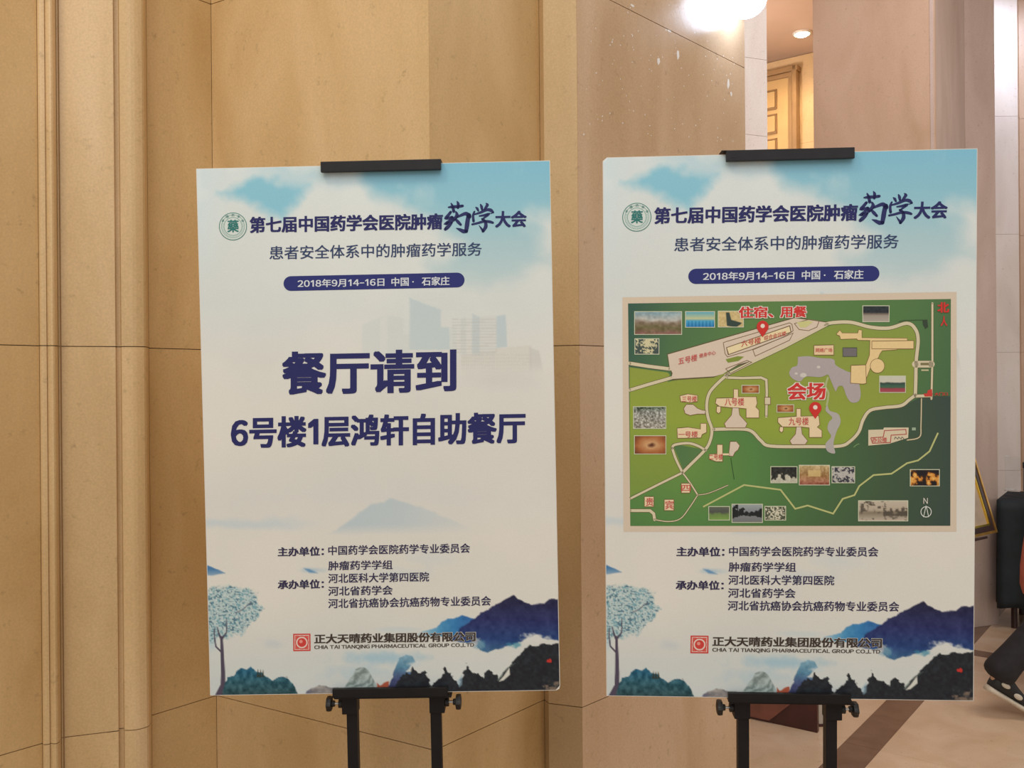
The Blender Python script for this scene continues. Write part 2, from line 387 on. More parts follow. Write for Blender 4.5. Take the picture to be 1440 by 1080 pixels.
def vnoise(x, y, s=0):
    ix, iy = np.floor(x), np.floor(y); fx, fy = x-ix, y-iy
    fx = fx*fx*(3-2*fx); fy = fy*fy*(3-2*fy)
    return (h2(ix, iy, s)*(1-fx)+h2(ix+1, iy, s)*fx)*(1-fy)+(h2(ix, iy+1, s)*(1-fx)+h2(ix+1, iy+1, s)*fx)*fy
def fbm(x, y, sc, s=0, o=4):
    t = 0; a = 0.5; n = 0
    for k in range(o):
        t = t+a*vnoise(x/sc*2**k, y/sc*2**k, s+k); n += a; a *= 0.5
    return t/n-0.5
def sdist(X, Y, poly):
    inside = np.zeros(X.shape, bool); d = np.full(X.shape, 1e9)
    n = len(poly)
    for i in range(n):
        x1, y1 = poly[i]; x2, y2 = poly[(i+1) % n]
        ex, ey = x2-x1, y2-y1
        t = np.clip(((X-x1)*ex+(Y-y1)*ey)/(ex*ex+ey*ey+1e-9), 0, 1)
        d = np.minimum(d, np.hypot(X-x1-t*ex, Y-y1-t*ey))
        cnd = ((y1 > Y) != (y2 > Y)) & (X < (x2-x1)*(Y-y1)/(y2-y1+1e-12)+x1)
        inside ^= cnd
    return np.where(inside, d, -d)
def smooth(a, b, x):
    t = np.clip((x-a)/(b-a), 0, 1); return t*t*(3-2*t)
def blend(C, col, m):
    col = np.asarray(col, float)
    return C*(1-m[..., None])+col*m[..., None]
def ramp(t, stops):
    ts = [s[0] for s in stops]; return np.stack([np.interp(t, ts, [s[1][k] for s in stops]) for k in range(3)], -1)
def pmask(X, Y, poly, feather=1.0, amp=0.0, nsc=10, seed=0):
    x0 = min(p[0] for p in poly)-60; x1 = max(p[0] for p in poly)+60; y0 = min(p[1] for p in poly)-60; y1 = max(p[1] for p in poly)+60
    sel = (X > x0) & (X < x1) & (Y > y0) & (Y < y1)
    m = np.zeros(X.shape)
    if sel.any():
        xs, ys = X[sel], Y[sel]; d = sdist(xs, ys, poly)
        if amp: d = d+fbm(xs, ys, nsc, seed)*2*amp
        m[sel] = smooth(-feather, feather, d)
    return m
def smask(X, Y, pts, w0, w1=None):
    """painted stroke, width w0 -> w1"""
    m = np.zeros(X.shape); w1 = w0 if w1 is None else w1; n = len(pts)-1
    for i in range(n):
        (x1, y1), (x2, y2) = pts[i], pts[i+1]; ex, ey = x2-x1, y2-y1
        t = np.clip(((X-x1)*ex+(Y-y1)*ey)/(ex*ex+ey*ey), 0, 1)
        d = np.hypot(X-x1-t*ex, Y-y1-t*ey); w = w0+(w1-w0)*(i+t)/n
        m = np.maximum(m, smooth(0.6, -0.6, d-w/2))
    return m
def landscape(X, Y):
    C = ramp(Y, [(226, (203, 210, 209)), (320, (206, 209, 205)), (430, (206, 208, 203)), (520, (213, 209, 200)), (640, (211, 206, 196)),
                 (700, (208, 204, 196)), (760, (213, 207, 196)), (850, (211, 206, 195)), (910, (203, 202, 194)), (975, (194, 199, 196))])
    C = C+(fbm(X, Y, 120, 3)*14)[..., None]*np.array([1, .7, .5])
    C = blend(C, (196, 212, 216), smooth(330, 275, X)*smooth(420, 300, Y)*0.5)
    # blue sky between clouds
    n = fbm(X, Y, 55, 11, 5)
    m = pmask(X, Y, [(500, 205), (800, 205), (800, 300), (772, 300), (748, 306), (758, 335), (776, 372), (735, 388), (690, 405), (640, 402), (612, 380), (640, 345), (618, 318), (590, 306), (560, 290), (528, 272), (512, 250)], 19, 20, 40, 5)
    skyc = ramp(Y, [(226, (118, 177, 199)), (290, (134, 183, 197)), (340, (160, 190, 196)), (410, (186, 199, 198))])
    C = C*(1-(m*0.93)[..., None])+skyc*(m*0.93)[..., None]
    m = pmask(X, Y, [(308, 270), (330, 262), (350, 252), (385, 250), (436, 258), (430, 276), (410, 290), (396, 305), (380, 300), (362, 284), (345, 278), (322, 280)], 12, 15, 26, 9)
    C = blend(C, (124, 182, 201), m*0.9)
    C = blend(C, (138, 186, 203), smooth(26, 0, np.abs(Y-246-fbm(X, Y, 60, 77)*50))*smooth(330, 400, X)*smooth(560, 500, X)*.35)
    C = blend(C, (222, 223, 217), smooth(0.08, 0.30, n)*smooth(330, 240, Y)*0.35)
    # pale city behind the large words
    f = smooth(530, 505, Y)
    for poly, col, al in (
        ([(510, 456), (532, 448), (546, 443), (577, 450), (577, 500), (510, 500)], (196, 201, 198), .55),
        ([(535, 449), (545, 444), (545, 500), (535, 500)], (214, 213, 206), .5),
        ([(568, 421), (577, 419), (577, 470), (568, 470)], (210, 212, 206), .6),
        ([(576.5, 419), (620, 436), (620.5, 460), (632, 460), (633, 492), (576.5, 492)], (176, 192, 194), .72),
        ([(633, 461), (642, 458), (642, 495), (633, 495)], (196, 201, 197), .5),
        ([(648, 449), (655, 446), (656, 500), (648, 500)], (192, 196, 192), .6),
        ([(664, 441), (675, 446), (675, 500), (664, 500)], (180, 191, 192), .75),
        ([(675, 445), (698, 444), (698, 500), (675, 500)], (201, 202, 195), .7),
        ([(698, 445), (711, 443), (713, 488), (698, 490)], (172, 188, 194), .75),
        ([(648, 498), (697, 494), (697, 526), (648, 532)], (199, 196, 187), .7),
        ([(697, 490), (746, 486), (748, 528), (697, 532)], (203, 199, 188), .8),
        ([(744, 488), (758, 494), (764, 526), (744, 532)], (186, 183, 177), .55)):
        C = blend(C, col, pmask(X, Y, poly, 1.6, 0.8, 6)*al*f*.85)
    win = ((np.sin(X*2.1) > .2) & (np.sin(Y*1.3) > 0) & (Y > 498) & (X > 650) & (X < 744)) | ((np.sin(Y*1.5) > .2) & (Y < 497) & (Y > 447) & (X > 636) & (X < 698))
    C = blend(C, (180, 176, 168), win*0.30*f)
    C = blend(C, (190, 186, 180), smooth(40, 0, np.hypot((X-700)/2.2, (Y-532)*1.6))*0.28)
    # distant mountain and mist
    m = pmask(X, Y, [(452, 753), (478, 742), (500, 726), (524, 710), (548, 701), (575, 707), (612, 720), (660, 742), (700, 753)], 2.5, 4, 18, 2)
    C = blend(C, (160, 181, 192), m*np.interp(X, [452, 560, 700], [.62, .5, .0])*smooth(756, 735, Y+(X-520)*0.02))
    m = smooth(14, 0, np.abs(Y-735+fbm(X, Y, 40, 6)*26))*smooth(470, 380, X)
    C = blend(C, (180, 194, 200), m*0.55)
    for cx, cy, rx, ry, col, a in ((560, 805, 70, 13, (188, 199, 202), .35), (610, 785, 60, 20, (190, 201, 202), .3), (440, 802, 26, 6, (140, 174, 194), .6), (385, 905, 22, 10, (182, 188, 192), .5),
                                   (540, 925, 95, 14, (150, 182, 196), .75), (510, 945, 70, 16, (160, 186, 196), .5), (300, 900, 16, 30, (160, 190, 200), .6)):
        C = blend(C, col, smooth(1, 0, np.hypot((X-cx)/rx, (Y-cy)/ry)+fbm(X, Y, 14, 8)*.9)*a)
    C = blend(C, (70, 118, 160), pmask(X, Y, [(288, 794), (298, 797), (308, 801), (318, 806), (300, 809), (288, 809)], 1.2, 1, 6)*np.clip((820-Y)/20, 0, 1))
    C = blend(C, (70, 120, 165), pmask(X, Y, [(428, 799), (436, 800), (448, 806), (436, 805)], 1.4)*.7)
    # bamboo-green tree on the left
    lump = [(326, 846, 40, 22), (350, 858, 20, 15), (300, 858, 24, 26), (312, 876, 30, 20), (325, 872, 26, 22), (296, 885, 14, 20), (340, 838, 18, 12)]
    m = np.zeros(X.shape)
    for cx, cy, rx, ry in lump: m = np.maximum(m, smooth(1.12, 0.82, np.hypot((X-cx)/rx, (Y-cy)/ry)+fbm(X, Y, 9, 4)*.7))
    leaf = vnoise(X/1.9, Y/1.6, 21); leaf2 = vnoise(X/2.3, Y/2.0, 33)
    C = blend(C, (162, 184, 184), m*.7); C = blend(C, (100, 148, 160), m*smooth(.50, .72, leaf)*.75); C = blend(C, (72, 106, 122), m*smooth(.64, .80, leaf2)*.85)
    C = blend(C, (205, 210, 204), m*smooth(.70, .86, vnoise(X/2.4, Y/2.2, 55))*.7)
    for pts, w0, w1 in (([(315, 976), (315, 945), (314, 920), (313, 896)], 7, 3.4), ([(313, 917), (305, 909), (303, 896), (303, 884)], 2.4, 1.5), ([(313, 900), (309, 890), (307, 882)], 3, 1.2),
                        ([(314, 898), (320, 889), (320, 871)], 2.6, 1.0), ([(332, 862), (343, 857), (350, 850), (354, 848)], 1.0, 1.2), ([(308, 978), (313, 965)], 8, 5)):
        C = blend(C, (76, 68, 84), smask(X, Y, pts, w0, w1))
    # teal bushes bottom left
    pts = [(312, 985), (318, 963), (322, 953), (330, 950), (334, 944), (341, 940), (349, 942), (354, 938), (361, 944), (369, 946), (376, 952), (385, 957), (391, 953), (400, 951), (408, 954), (415, 964), (425, 985)]
    m = pmask(X, Y, pts, .8, 2.2, 6, 7)
    tex = fbm(X, Y, 5, 17, 3)
    cc = ramp(Y, [(938, (34, 92, 120)), (958, (44, 88, 100)), (978, (42, 70, 74))])+(tex*70)[..., None]
    C = C*(1-m[..., None])+cc*m[..., None]
    for tx in (364, 367.5, 371, 404): C = blend(C, (48, 56, 48), pmask(X, Y, [(tx-1.8, 952), (tx, 941 if tx < 400 else 951), (tx+1.8, 952)], .6))
    # rocks
    m = pmask(X, Y, [(424, 985), (434, 971), (441, 967), (450, 963), (459, 964), (466, 967), (476, 966), (500, 985)], .9, 1.5, 6)
    cc = np.array([128, 124, 124.])+(fbm(X, Y, 6, 23)*110)[..., None]*np.array([1, .9, .7]); cc[..., 2] += np.clip((440-X)*2, 0, 40)
    C = C*(1-m[..., None])+cc*m[..., None]
    m = pmask(X, Y, [(478, 985), (486, 966), (490, 958), (497, 948), (501, 941), (508, 938), (515, 939), (521, 946), (527, 957), (534, 972), (536, 985)], .8, 1, 7)
    cc = np.array([140, 152, 148.])+(np.sin((X*0.8+Y*1.1+fbm(X, Y, 12, 31)*30)*.42)*22+fbm(X, Y, 4, 5)*40)[..., None]
    C = C*(1-m[..., None])+cc*m[..., None]
    C = blend(C, (168, 82, 58), pmask(X, Y, [(530, 974), (531, 959), (535, 964), (540, 960), (548, 957), (546, 974)], .7, 1, 4))
    m = pmask(X, Y, [(540, 985), (548, 962), (553, 950), (557, 936), (562, 925), (571, 920), (581, 922), (584, 930), (577, 937), (571, 944), (580, 944), (592, 985)], 1.0, 2, 7)
    cc = ramp(Y, [(918, (132, 168, 184)), (938, (84, 128, 152)), (955, (62, 70, 108)), (975, (50, 48, 74))])+(fbm(X, Y, 5, 41)*45)[..., None]
    C = C*(1-m[..., None])+cc*m[..., None]
    C = blend(C, (196, 202, 200), smooth(1, .2, np.hypot((X-584)/14, (Y-934)/6)+fbm(X, Y, 6, 2))*.8)
    # blue ridge and navy mountain
    m = pmask(X, Y, [(584, 893), (598, 886), (614, 882), (622, 874), (630, 870), (638, 870), (650, 864), (660, 867), (672, 870), (660, 905), (640, 896), (600, 893)], 1, 2, 9, 13)
    cc = ramp(X, [(584, (150, 182, 196)), (612, (82, 146, 182)), (640, (52, 116, 166)), (670, (48, 92, 150))])+(fbm(X, Y, 6, 3)*26)[..., None]
    m = m*np.interp(X, [584, 620], [.5, 1]); C = C*(1-m[..., None])+cc*m[..., None]
    C = blend(C, (186, 198, 200), smooth(1, .3, np.hypot((X-560)/45, (Y-885)/6))*.5)
    m = pmask(X, Y, [(632, 900), (648, 884), (660, 874), (672, 865), (684, 857), (696, 851), (706, 847), (713, 840), (722, 838), (731, 842), (743, 848), (755, 850), (764, 848), (772, 843), (784, 841), (800, 838),
                          (800, 905), (782, 898), (768, 899), (752, 893), (742, 897), (728, 904), (716, 906), (704, 910), (695, 914), (686, 917), (676, 912), (668, 904), (650, 902)], 1.2, 3.2, 9, 19)
    cc = ramp(Y, [(838, (36, 36, 62)), (870, (38, 42, 88)), (900, (36, 62, 112)), (920, (70, 110, 140))])+(fbm(X, Y, 7, 29)*34)[..., None]
    C = C*(1-m[..., None])+cc*m[..., None]
    C = blend(C, (204, 202, 194), smooth(1.1, .5, np.hypot((X-672)/13, (Y-904)/9)+fbm(X, Y, 6, 12)*1.2)*.7)
    C = blend(C, (60, 118, 150), smooth(1.1, .3, np.hypot((X-676)/9, (Y-908)/8)+fbm(X, Y, 5, 15)*1.5)*.6)
    C = blend(C, (60, 128, 152), smooth(1.1, .3, np.hypot((X-726)/13, (Y-906)/5)+fbm(X, Y, 5, 16)*1.5)*.7)
    C = blend(C, (208, 206, 198), smooth(1.1, .5, np.hypot((X-752)/22, (Y-897-(X-752)*.05)/6)+fbm(X, Y, 7, 18)*1.3)*.85)
    # black forest
    m = pmask(X, Y, [(692, 985), (700, 958), (706, 948), (716, 936), (724, 926), (732, 918), (738, 911), (745, 907), (752, 909), (762, 905), (774, 906), (800, 900), (800, 985)], .8, 1.8, 5, 37)
    m2 = pmask(X, Y, [(548, 985), (556, 962), (563, 952), (573, 945), (577, 947), (581, 938), (586, 944), (592, 946), (598, 944), (603, 954), (607, 963), (614, 958), (620, 952), (624, 946), (626, 938), (630, 944), (636, 950), (641, 957),
                         (645, 962), (650, 952), (653, 944), (657, 933), (661, 940), (664, 945), (672, 947), (680, 951), (684, 944), (687, 939), (692, 944), (699, 950), (704, 962), (712, 985)], .7, 3.4, 5, 39)
    m = np.maximum(m, m2)
    cc = np.array([33, 36, 42.])+(fbm(X, Y, 4, 43)*30)[..., None]*np.array([.7, 1, .9]); C = C*(1-m[..., None])+cc*m[..., None]
    C = blend(C, (96, 108, 100), smask(X, Y, [(700, 956), (712, 940), (724, 932)], 2.2, 1.0)*.7)
    C = blend(C, (205, 202, 190), pmask(X, Y, [(701, 958), (708, 950), (716, 938), (717, 948), (708, 956)], .8))
    C = blend(C, (140, 168, 182), pmask(X, Y, [(643, 958), (650, 948), (650, 962), (646, 966)], 1.2)*.7)
    C = blend(C, (186, 48, 40), smooth(3.6, 2.2, np.hypot(X-772, Y-929)+fbm(X, Y, 3, 3)*5))
    C = blend(C, (142, 120, 100), smooth(1.2, .2, np.hypot((X-781)/17, (Y-968)/11)+fbm(X, Y, 4, 51)*2.2)*.75)
    return C
# text -------------------------------------------------------------
def text_mesh(body, offset):
    if any(c.isascii() for c in body) and body != ' ':
        vv, ff, pen = [], [], 0.0
        for ch in body:
            if ch == ' ': pen += .26; continue
            if ch == '1':
                v = np.array([(.24, 0), (.34, 0), (.34, .74), (.26, .74), (.06, .60), (.06, .50), (.24, .60)]); f = [(0, 1, 2, 3, 6), (3, 4, 5, 6)]
            elif ch == 'I': v = np.array([(0, 0), (.10, 0), (.10, .74), (0, .74)]); f = [(0, 1, 2, 3)]
            elif ch == '-': v = np.array([(0, .28), (.40, .28), (.40, .36), (0, .36)]); f = [(0, 1, 2, 3)]
            elif ch in '.,': v = np.array([(0, 0), (.10, 0), (.10, .10), (0, .10)])-(np.array([[0, 0], [.0, 0], [0, 0], [0, 0]]) if ch == '.' else np.array([[.03, .12], [.0, 0], [0, 0], [0, 0]])); f = [(0, 1, 2, 3)]
            elif ch.isascii(): v, f, _ = text_mesh(chr(ord(ch)+0xFEE0), 0)
            else: v, f, _ = text_mesh(ch, 0)
            k = sum(len(x) for x in vv)
            if ch.isascii(): v = v-np.array([v[:, 0].min(), 0]); adv = v[:, 0].max()+(.24 if ch == '1' else .10); v = v+np.array([.09 if ch == '1' else .05, 0])
            else: adv = 1.0 if ch != '·' else .8
            vv.append(v+np.array([pen, 0])); ff += [tuple(i+k for i in g) for g in f]; pen += adv
        return spread(np.concatenate(vv), ff, offset)
    c = bpy.data.curves.new('t', 'FONT'); c.body = body; c.resolution_u = 3
    o = bpy.data.objects.new('t', c); COL.objects.link(o); bpy.context.view_layer.update()
    m = bpy.data.meshes.new_from_object(o.evaluated_get(bpy.context.evaluated_depsgraph_get()))
    bpy.data.objects.remove(o); bpy.data.curves.remove(c)
    n = len(m.vertices); v = np.zeros(n*3, np.float32); m.vertices.foreach_get('co', v); v = v.reshape(-1, 3)[:, :2].astype(float)
    f = [tuple(p.vertices) for p in m.polygons]; bpy.data.meshes.remove(m)
    return spread(v, f, offset)
def spread(v, f, offset):
    n = len(v); lay = [0]*n
    if offset > 0.004:          # bolder weight: the outline spread outwards in every direction
        V0, F0, k = v, f, 1; vv = [v]; f = list(f)
        rr_ = [offset] if offset < .029 else [offset*.5, offset]
        for r_ in rr_:
            for a in range(8):
                vv.append(V0+np.array([(1, 1, 0, -1, -1, -1, 0, 1)[a]*1.2, (0, 1, 1, 1, 0, -1, -1, -1)[a]*.72])*r_); f += [tuple(i+n*k for i in g) for g in F0]; lay += [k]*n; k += 1
        v = np.concatenate(vv)
    return v, f, lay
TX = {}
def lettering(name, items, parent, m, H, shift=0.0, lift=0.0006, slope=-0.018):
    """items: (body, x0, top, bottom, x1, boldness[, angle]) in photo pixels at the left end of the line"""
    if len(items) > 1:
        return [lettering(name, [it], parent, m, H, shift, lift, slope) for it in items][0]
    vs, fs = [], []
    for it in items:
        body, x0, yt, yb, x1, bold = it[:6]
        key = (body, bold)
        if key not in TX: TX[key] = text_mesh(body, bold)
        v, f, lay = TX[key]
        a = ap(H, x0, yt); b = ap(H, x0, yb)
        d = ap(H, x1, yt+slope*(x1-x0)); e = ap(H, x1, yb+slope*(x1-x0))
        mn, mx = v.min(0), v.max(0)
        s = (v[:, 0]-mn[0])/(mx[0]-mn[0]); t = (mx[1]-v[:, 1])/(mx[1]-mn[1])
        X = (a[0]*(1-s)+d[0]*s)*(1-t)+(b[0]*(1-s)+e[0]*s)*t
        Y = (a[1]*(1-s)+d[1]*s)*(1-t)+(b[1]*(1-s)+e[1]*s)*t
        k = len(vs)
        vs += [loc(x+shift, y, lift+l_*6e-6) for x, y, l_ in zip(X, Y, lay)]
        fs += [tuple(i+k for i in g) for g in f]
    return mesh_obj(name, vs, fs, m, parent)
class Art:
    """flat printed shapes in several colours, each layer a hair above the last"""
    def __init__(s, H, tf=lambda x, y: (x, y), shift=0.0, base=0.0005): s.v = []; s.f = []; s.c = []; s.H = H; s.tf = tf; s.n = 0; s.shift = shift; s.base = base
    def poly(s, pts, col, layer=0):
        k = len(s.v); lf = s.base+layer*0.00006
        for x, y in pts:
            X, Y = ap(s.H, *s.tf(x, y)); s.v.append(loc(X+s.shift, Y, lf)); s.c.append((*ink(col), 1))
        s.f.append(tuple(range(k, k+len(pts))))
    def rect(s, x0, y0, x1, y1, col, layer=0): s.poly([(x0, y0), (x0, y1), (x1, y1), (x1, y0)], col, layer)
    def disc(s, x, y, r, col, layer=0, n=24, ry=None):
        ry = ry or r; s.poly([(x+r*math.cos(2*math.pi*k/n), y+ry*math.sin(2*math.pi*k/n)) for k in range(n)], col, layer)
    def ring(s, x, y, r, w, col, layer=0, n=40):
        for k in range(n):
            a, b = 2*math.pi*k/n, 2*math.pi*(k+1)/n
            s.poly([(x+q_*math.cos(t), y+q_*math.sin(t)) for q_, t in ((r, a), (r, b), (r+w, b), (r+w, a))], col, layer)
    def strip(s, pts, w, col, layer=0):
        P_ = [Vector(p) for p in pts]; n = len(P_); L_, R_ = [], []
        ws = w if hasattr(w, '__len__') else [w]*n
        for i in range(n):
            a = (P_[i]-P_[i-1]).normalized() if i else (P_[1]-P_[0]).normalized()
            b = (P_[i+1]-P_[i]).normalized() if i < n-1 else a
            t = (a+b).normalized() if (a+b).length > 1e-6 else a
            nn = Vector((-t.y, t.x)); sc = 1/max(0.45, nn.dot(Vector((-a.y, a.x))))
            L_.append(P_[i]+nn*ws[i]/2*sc); R_.append(P_[i]-nn*ws[i]/2*sc)
        for i in range(n-1): s.poly([L_[i], L_[i+1], R_[i+1], R_[i]], col, layer)
    def build(s, name, parent):
        o = flat_mesh(name, s.v, s.f, s.c, parent)
        return o
def spline(pts, n=5):
    out = []
    for i in range(len(pts)-1):
        p0, p1, p2, p3 = (Vector(pts[max(i-1, 0)]), Vector(pts[i]), Vector(pts[i+1]), Vector(pts[min(i+2, len(pts)-1)]))
        for k in range(n):
            t = k/n; out.append(tuple(0.5*((2*p1)+(p2-p0)*t+(2*p0-5*p1+4*p2-p3)*t*t+(3*p1-p0-3*p2+p3)*t**3)))
    out.append(tuple(pts[-1])); return out
def inkmat(name, c): return mat(name, ink(c), 0.55, spec=0.3, noise=0.03, scale=200)
NAVY = inkmat('navy_ink', (37, 38, 90)); SLATE = inkmat('slate_blue_ink', (48, 62, 96)); DARK = inkmat('dark_violet_ink', (50, 45, 74))
GREENI = inkmat('green_ink', (44, 112, 106)); PALE = inkmat('pale_ink', (204, 206, 210)); BROWNB = inkmat('brown_black_ink', (62, 52, 46))
REDI = inkmat('red_ink', (196, 52, 48)); WHITEI = inkmat('white_ink', (216, 206, 192)); REDS = inkmat('soft_red_ink', (190, 86, 78)); LBL = inkmat('company_halo_ink', (196, 192, 182))
FOAM = mat('white_foam_board', (0.80, 0.79, 0.74), 0.6, noise=0.03, scale=60)

def board(name, loc0, rot, label, shift, Hown):
    b = root(name, loc0, 0, label, 'poster')
    b.rotation_euler = rot
    # foam sheet with slightly worn corners
    bm = bmesh.new()
    if shift: ol = [(-.3, -.45), (.3, -.45), (.3, .45), (-.293, .45), (-.3, .444)]
    else: ol = [(-.3, -.45), (.293, -.45), (.2985, -.4475), (.3, -.442), (.3, .45), (-.3, .45)]
    fr = [bm.verts.new((x, -0.0025, z)) for x, z in ol]; bk = [bm.verts.new((x, 0.0025, z)) for x, z in ol]
    n = len(ol); bm.faces.new(fr); bm.faces.new(bk[::-1])
    for i in range(n): bm.faces.new((fr[i], bk[i], bk[(i+1) % n], fr[(i+1) % n]))
    bm_obj('foam_sheet', bm, FOAM, b)
    nx, ny = 400, 600
    gx, gy = np.meshgrid(np.linspace(1.0, 599.0, nx), np.linspace(1.0, 899.0, ny))
    if shift: gx2 = np.maximum(gx, 1.0+np.clip(7-gy, 0, 7))
    else: gx2 = np.minimum(gx, 599.0-np.clip(gy-892, 0, 7)*0.9)
    PX, PY = ap(HLi, gx-shift, gy)
    g = grid_mesh('landscape_print', gx2, gy, landscape(PX, PY), b, 0.0002)
    # shared words
    lettering('title_lettering', [('第七届中国药学会医院肿瘤', 352.3, 304.9, 327.8, 623.2, .031), ('大会', 696.2, 297.2, 320.5, 740.3, .031)], b, NAVY, HL, shift)
    lettering('subtitle_lettering', [('患者安全体系中的肿瘤药学服务', 380, 346.0, 365.2, 677.5, .009)], b, SLATE, HL, shift)
    A = Art(HL, lambda x, y: (600+x/9, 270+y/9), shift)
    nv = (38, 42, 90)
    for pts, w in (([(278, 196), (330, 190), (400, 186), (456, 178)], (14, 30, 30, 26)), ([(312, 146), (330, 185), (345, 248)], (12, 26, 30)), ([(385, 120), (400, 150), (398, 205)], (8, 28, 22)),
                   ([(306, 256), (272, 300), (246, 332), (290, 330), (322, 316)], (26, 30, 30, 26, 20)), ([(330, 322), (292, 365), (246, 402), (288, 396), (322, 384)], (22, 26, 28, 28, 22)),
                   ([(238, 474), (262, 452), (296, 424), (322, 392)], (30, 38, 26, 14)), ([(372, 252), (386, 290), (372, 322), (336, 358)], (14, 34, 34, 34)), ([(386, 322), (430, 300), (500, 276), (540, 312)], (16, 26, 36, 44)),
                   ([(536, 296), (522, 350), (512, 420), (500, 500)], (44, 42, 44, 36)), ([(508, 500), (468, 500), (420, 478), (374, 460)], (26, 40, 30, 4)), ([(368, 346), (398, 380), (432, 416)], (20, 32, 24)),
                   ([(622, 196), (640, 212), (654, 240)], (10, 26, 18)), ([(682, 160), (694, 188), (702, 226)], (12, 28, 22)), ([(752, 146), (768, 166), (748, 200), (726, 226)], (10, 30, 26, 14)),
                   ([(606, 250), (588, 300), (594, 372)], (16, 24, 26)), ([(606, 286), (680, 262), (760, 228), (812, 234), (842, 262)], (14, 24, 28, 34, 18)), ([(842, 258), (812, 278)], (18, 6)),
                   ([(668, 306), (720, 298), (782, 284), (742, 318), (700, 352)], (14, 22, 26, 20, 14)), ([(700, 342), (740, 376), (748, 440), (712, 500)], (16, 28, 36, 26)), ([(716, 498), (690, 462), (662, 424)], (26, 18, 4)),
                   ([(578, 412), (640, 398), (730, 374), (800, 380), (838, 392)], (20, 22, 26, 28, 22))):
        A.strip(spline(pts, 4), np.interp(np.linspace(0, 1, (len(pts)-1)*4+1), np.linspace(0, 1, len(pts)), w)*1.3, nv)
        A.disc(*pts[0], w[0]*.65, nv, n=10); A.disc(*pts[-1], w[-1]*.65, nv, n=10)
    A.build('brush_lettering', b)
    # emblem
    E_ = Art(HL, shift=shift)
    cx, cy = 328.9, 318.4
    E_.disc(cx, cy, 19.2, (200, 206, 200), 0, 40); E_.ring(cx, cy, 18.6, 1.0, (70, 122, 112), 1); E_.ring(cx, cy, 15.8, .7, (120, 158, 148), 1); E_.ring(cx, cy, 12.2, .8, (110, 152, 142), 1)
    for k in range(26):
        t = math.radians(200-k*8.8+0)        # fine ring lettering, too small to read in the picture
        t = math.radians(-15+k*8.4)
        c_, s_ = math.cos(t), math.sin(t); E_.strip([(cx+13.6*c_, cy+13.6*s_), (cx+15.2*c_, cy+15.2*s_)], .7, (110, 150, 142), 1)
    em = E_.build('emblem', b)
    o = lettering('emblem_lettering', [('藥', cx-7.8, cy-9.2, cy+8.4, cx+8.2, .02)], b, GREENI, HL, shift, 0.0008); o.parent = em
    vs, fs = [], []
    for k, ch in enumerate('中国药学会'):
        v, f, _ = TX.setdefault((ch, 0), text_mesh(ch, 0)); t = math.radians(-90+(k-2)*30); v = v-(v.min(0)+v.max(0))/2
        kk = len(vs); ca, sa = math.cos(t+math.pi/2), math.sin(t+math.pi/2)
        for x, y in v*4.2:
            px_, py_ = cx+15.9*math.cos(t)+x*ca+y*sa, cy+15.9*math.sin(t)+x*sa-y*ca
            X, Y = ap(HL, px_, py_); vs.append(loc(X+shift, Y, 0.0009))
        fs += [tuple(i+kk for i in g_) for g_ in f]
    mesh_obj('emblem_lettering', vs, fs, GREENI, em)
    # date banner
    D = Art(HL, shift=shift); x0, x1, y0, y1 = 399.8, 653.4, 388.4, 409.2
    pts = []; rr = (y1-y0)/2
    for k in range(13): t = math.pi/2+math.pi*k/12; pts.append((x0+rr+rr*math.cos(t), (y0+y1)/2-rr*math.sin(t)*1))
    q2 = [(x1-rr+rr*math.cos(t), (y0+y1)/2-.019*(x1-x0)-rr*math.sin(t)) for t in [-math.pi/2+math.pi*k/12 for k in range(13)]]
    D.poly([(x, y) for x, y in pts[::-1]]+q2[::-1], (40, 46, 106)) if False else D.poly(pts+q2, (40, 46, 106))
    dbn = D.build('date_banner', b)
    lettering('date_lettering', [('2018年9月14-16日', 419.6, 393.2, 404.6, 541.2, .018), ('中国 · 石家庄', 551, 390.4, 402.8, 632.4, .018)], dbn, PALE, HL, shift, 0.0008)
    # organisers
    lettering('organiser_lettering', [
        ('主办单位：', 391.8, 769.4, 782.4, 456.5, .030), ('中国药学会医院药学专业委员会', 462.5, 767.2, 780.6, 661, .016), ('肿瘤药学学组', 462.5, 788.8, 801.8, 552.7, .016),
        ('河北医科大学第四医院', 462.5, 806.4, 819.8, 603.8, .016), ('承办单位：', 391.8, 815.6, 828.4, 456.5, .030), ('河北省药学会', 462.5, 824.4, 837.6, 552.7, .016),
        ('河北省抗癌协会抗癌药物专业委员会', 462.5, 841.6, 855.2, 690.2, .016)], b, DARK, HL, shift)
    # company mark
    K = Art(HL, shift=shift); rd = (196, 62, 56); pk = (216, 190, 176)
    def sq(x0, y0, x1, y1, c, l): K.poly([(x0, y0), (x0+.2, y1), (x1+.2, y1-.4), (x1, y0-.4)], c, l)
    sq(413.4, 891.0, 437.6, 915.4, rd, 0); sq(415.2, 892.8, 435.8, 913.6, pk, 1)
    for dx, dy in ((-1, -1), (1, -1), (1, 1), (-1, 1)):
        K.poly([(425.6+dx*9.4, 903.1+dy*9.6), (425.6+dx*3.5, 903.1+dy*9.6), (425.6+dx*9.4, 903.1+dy*3.5)], (204, 92, 82), 1.5)
    K.disc(425.6, 903.1, 9.6, rd, 2, 32); K.disc(425.6, 903.1, 8.2, pk, 3, 32); K.disc(425.6, 903.1, 6.2, rd, 4, 28); K.disc(424.4, 901.7, 2.4, (220, 140, 126), 5, 16)
    K.build('company_mark', b)
    comp = [('正大天晴药业集团股份有限公司', 443.0, 891.4, 904.8, 668.8), ('CHIA TAI TIANQING PHARMACEUTICAL GROUP CO.,LTD', 443.0, 907.2, 913.4, 666.8)]
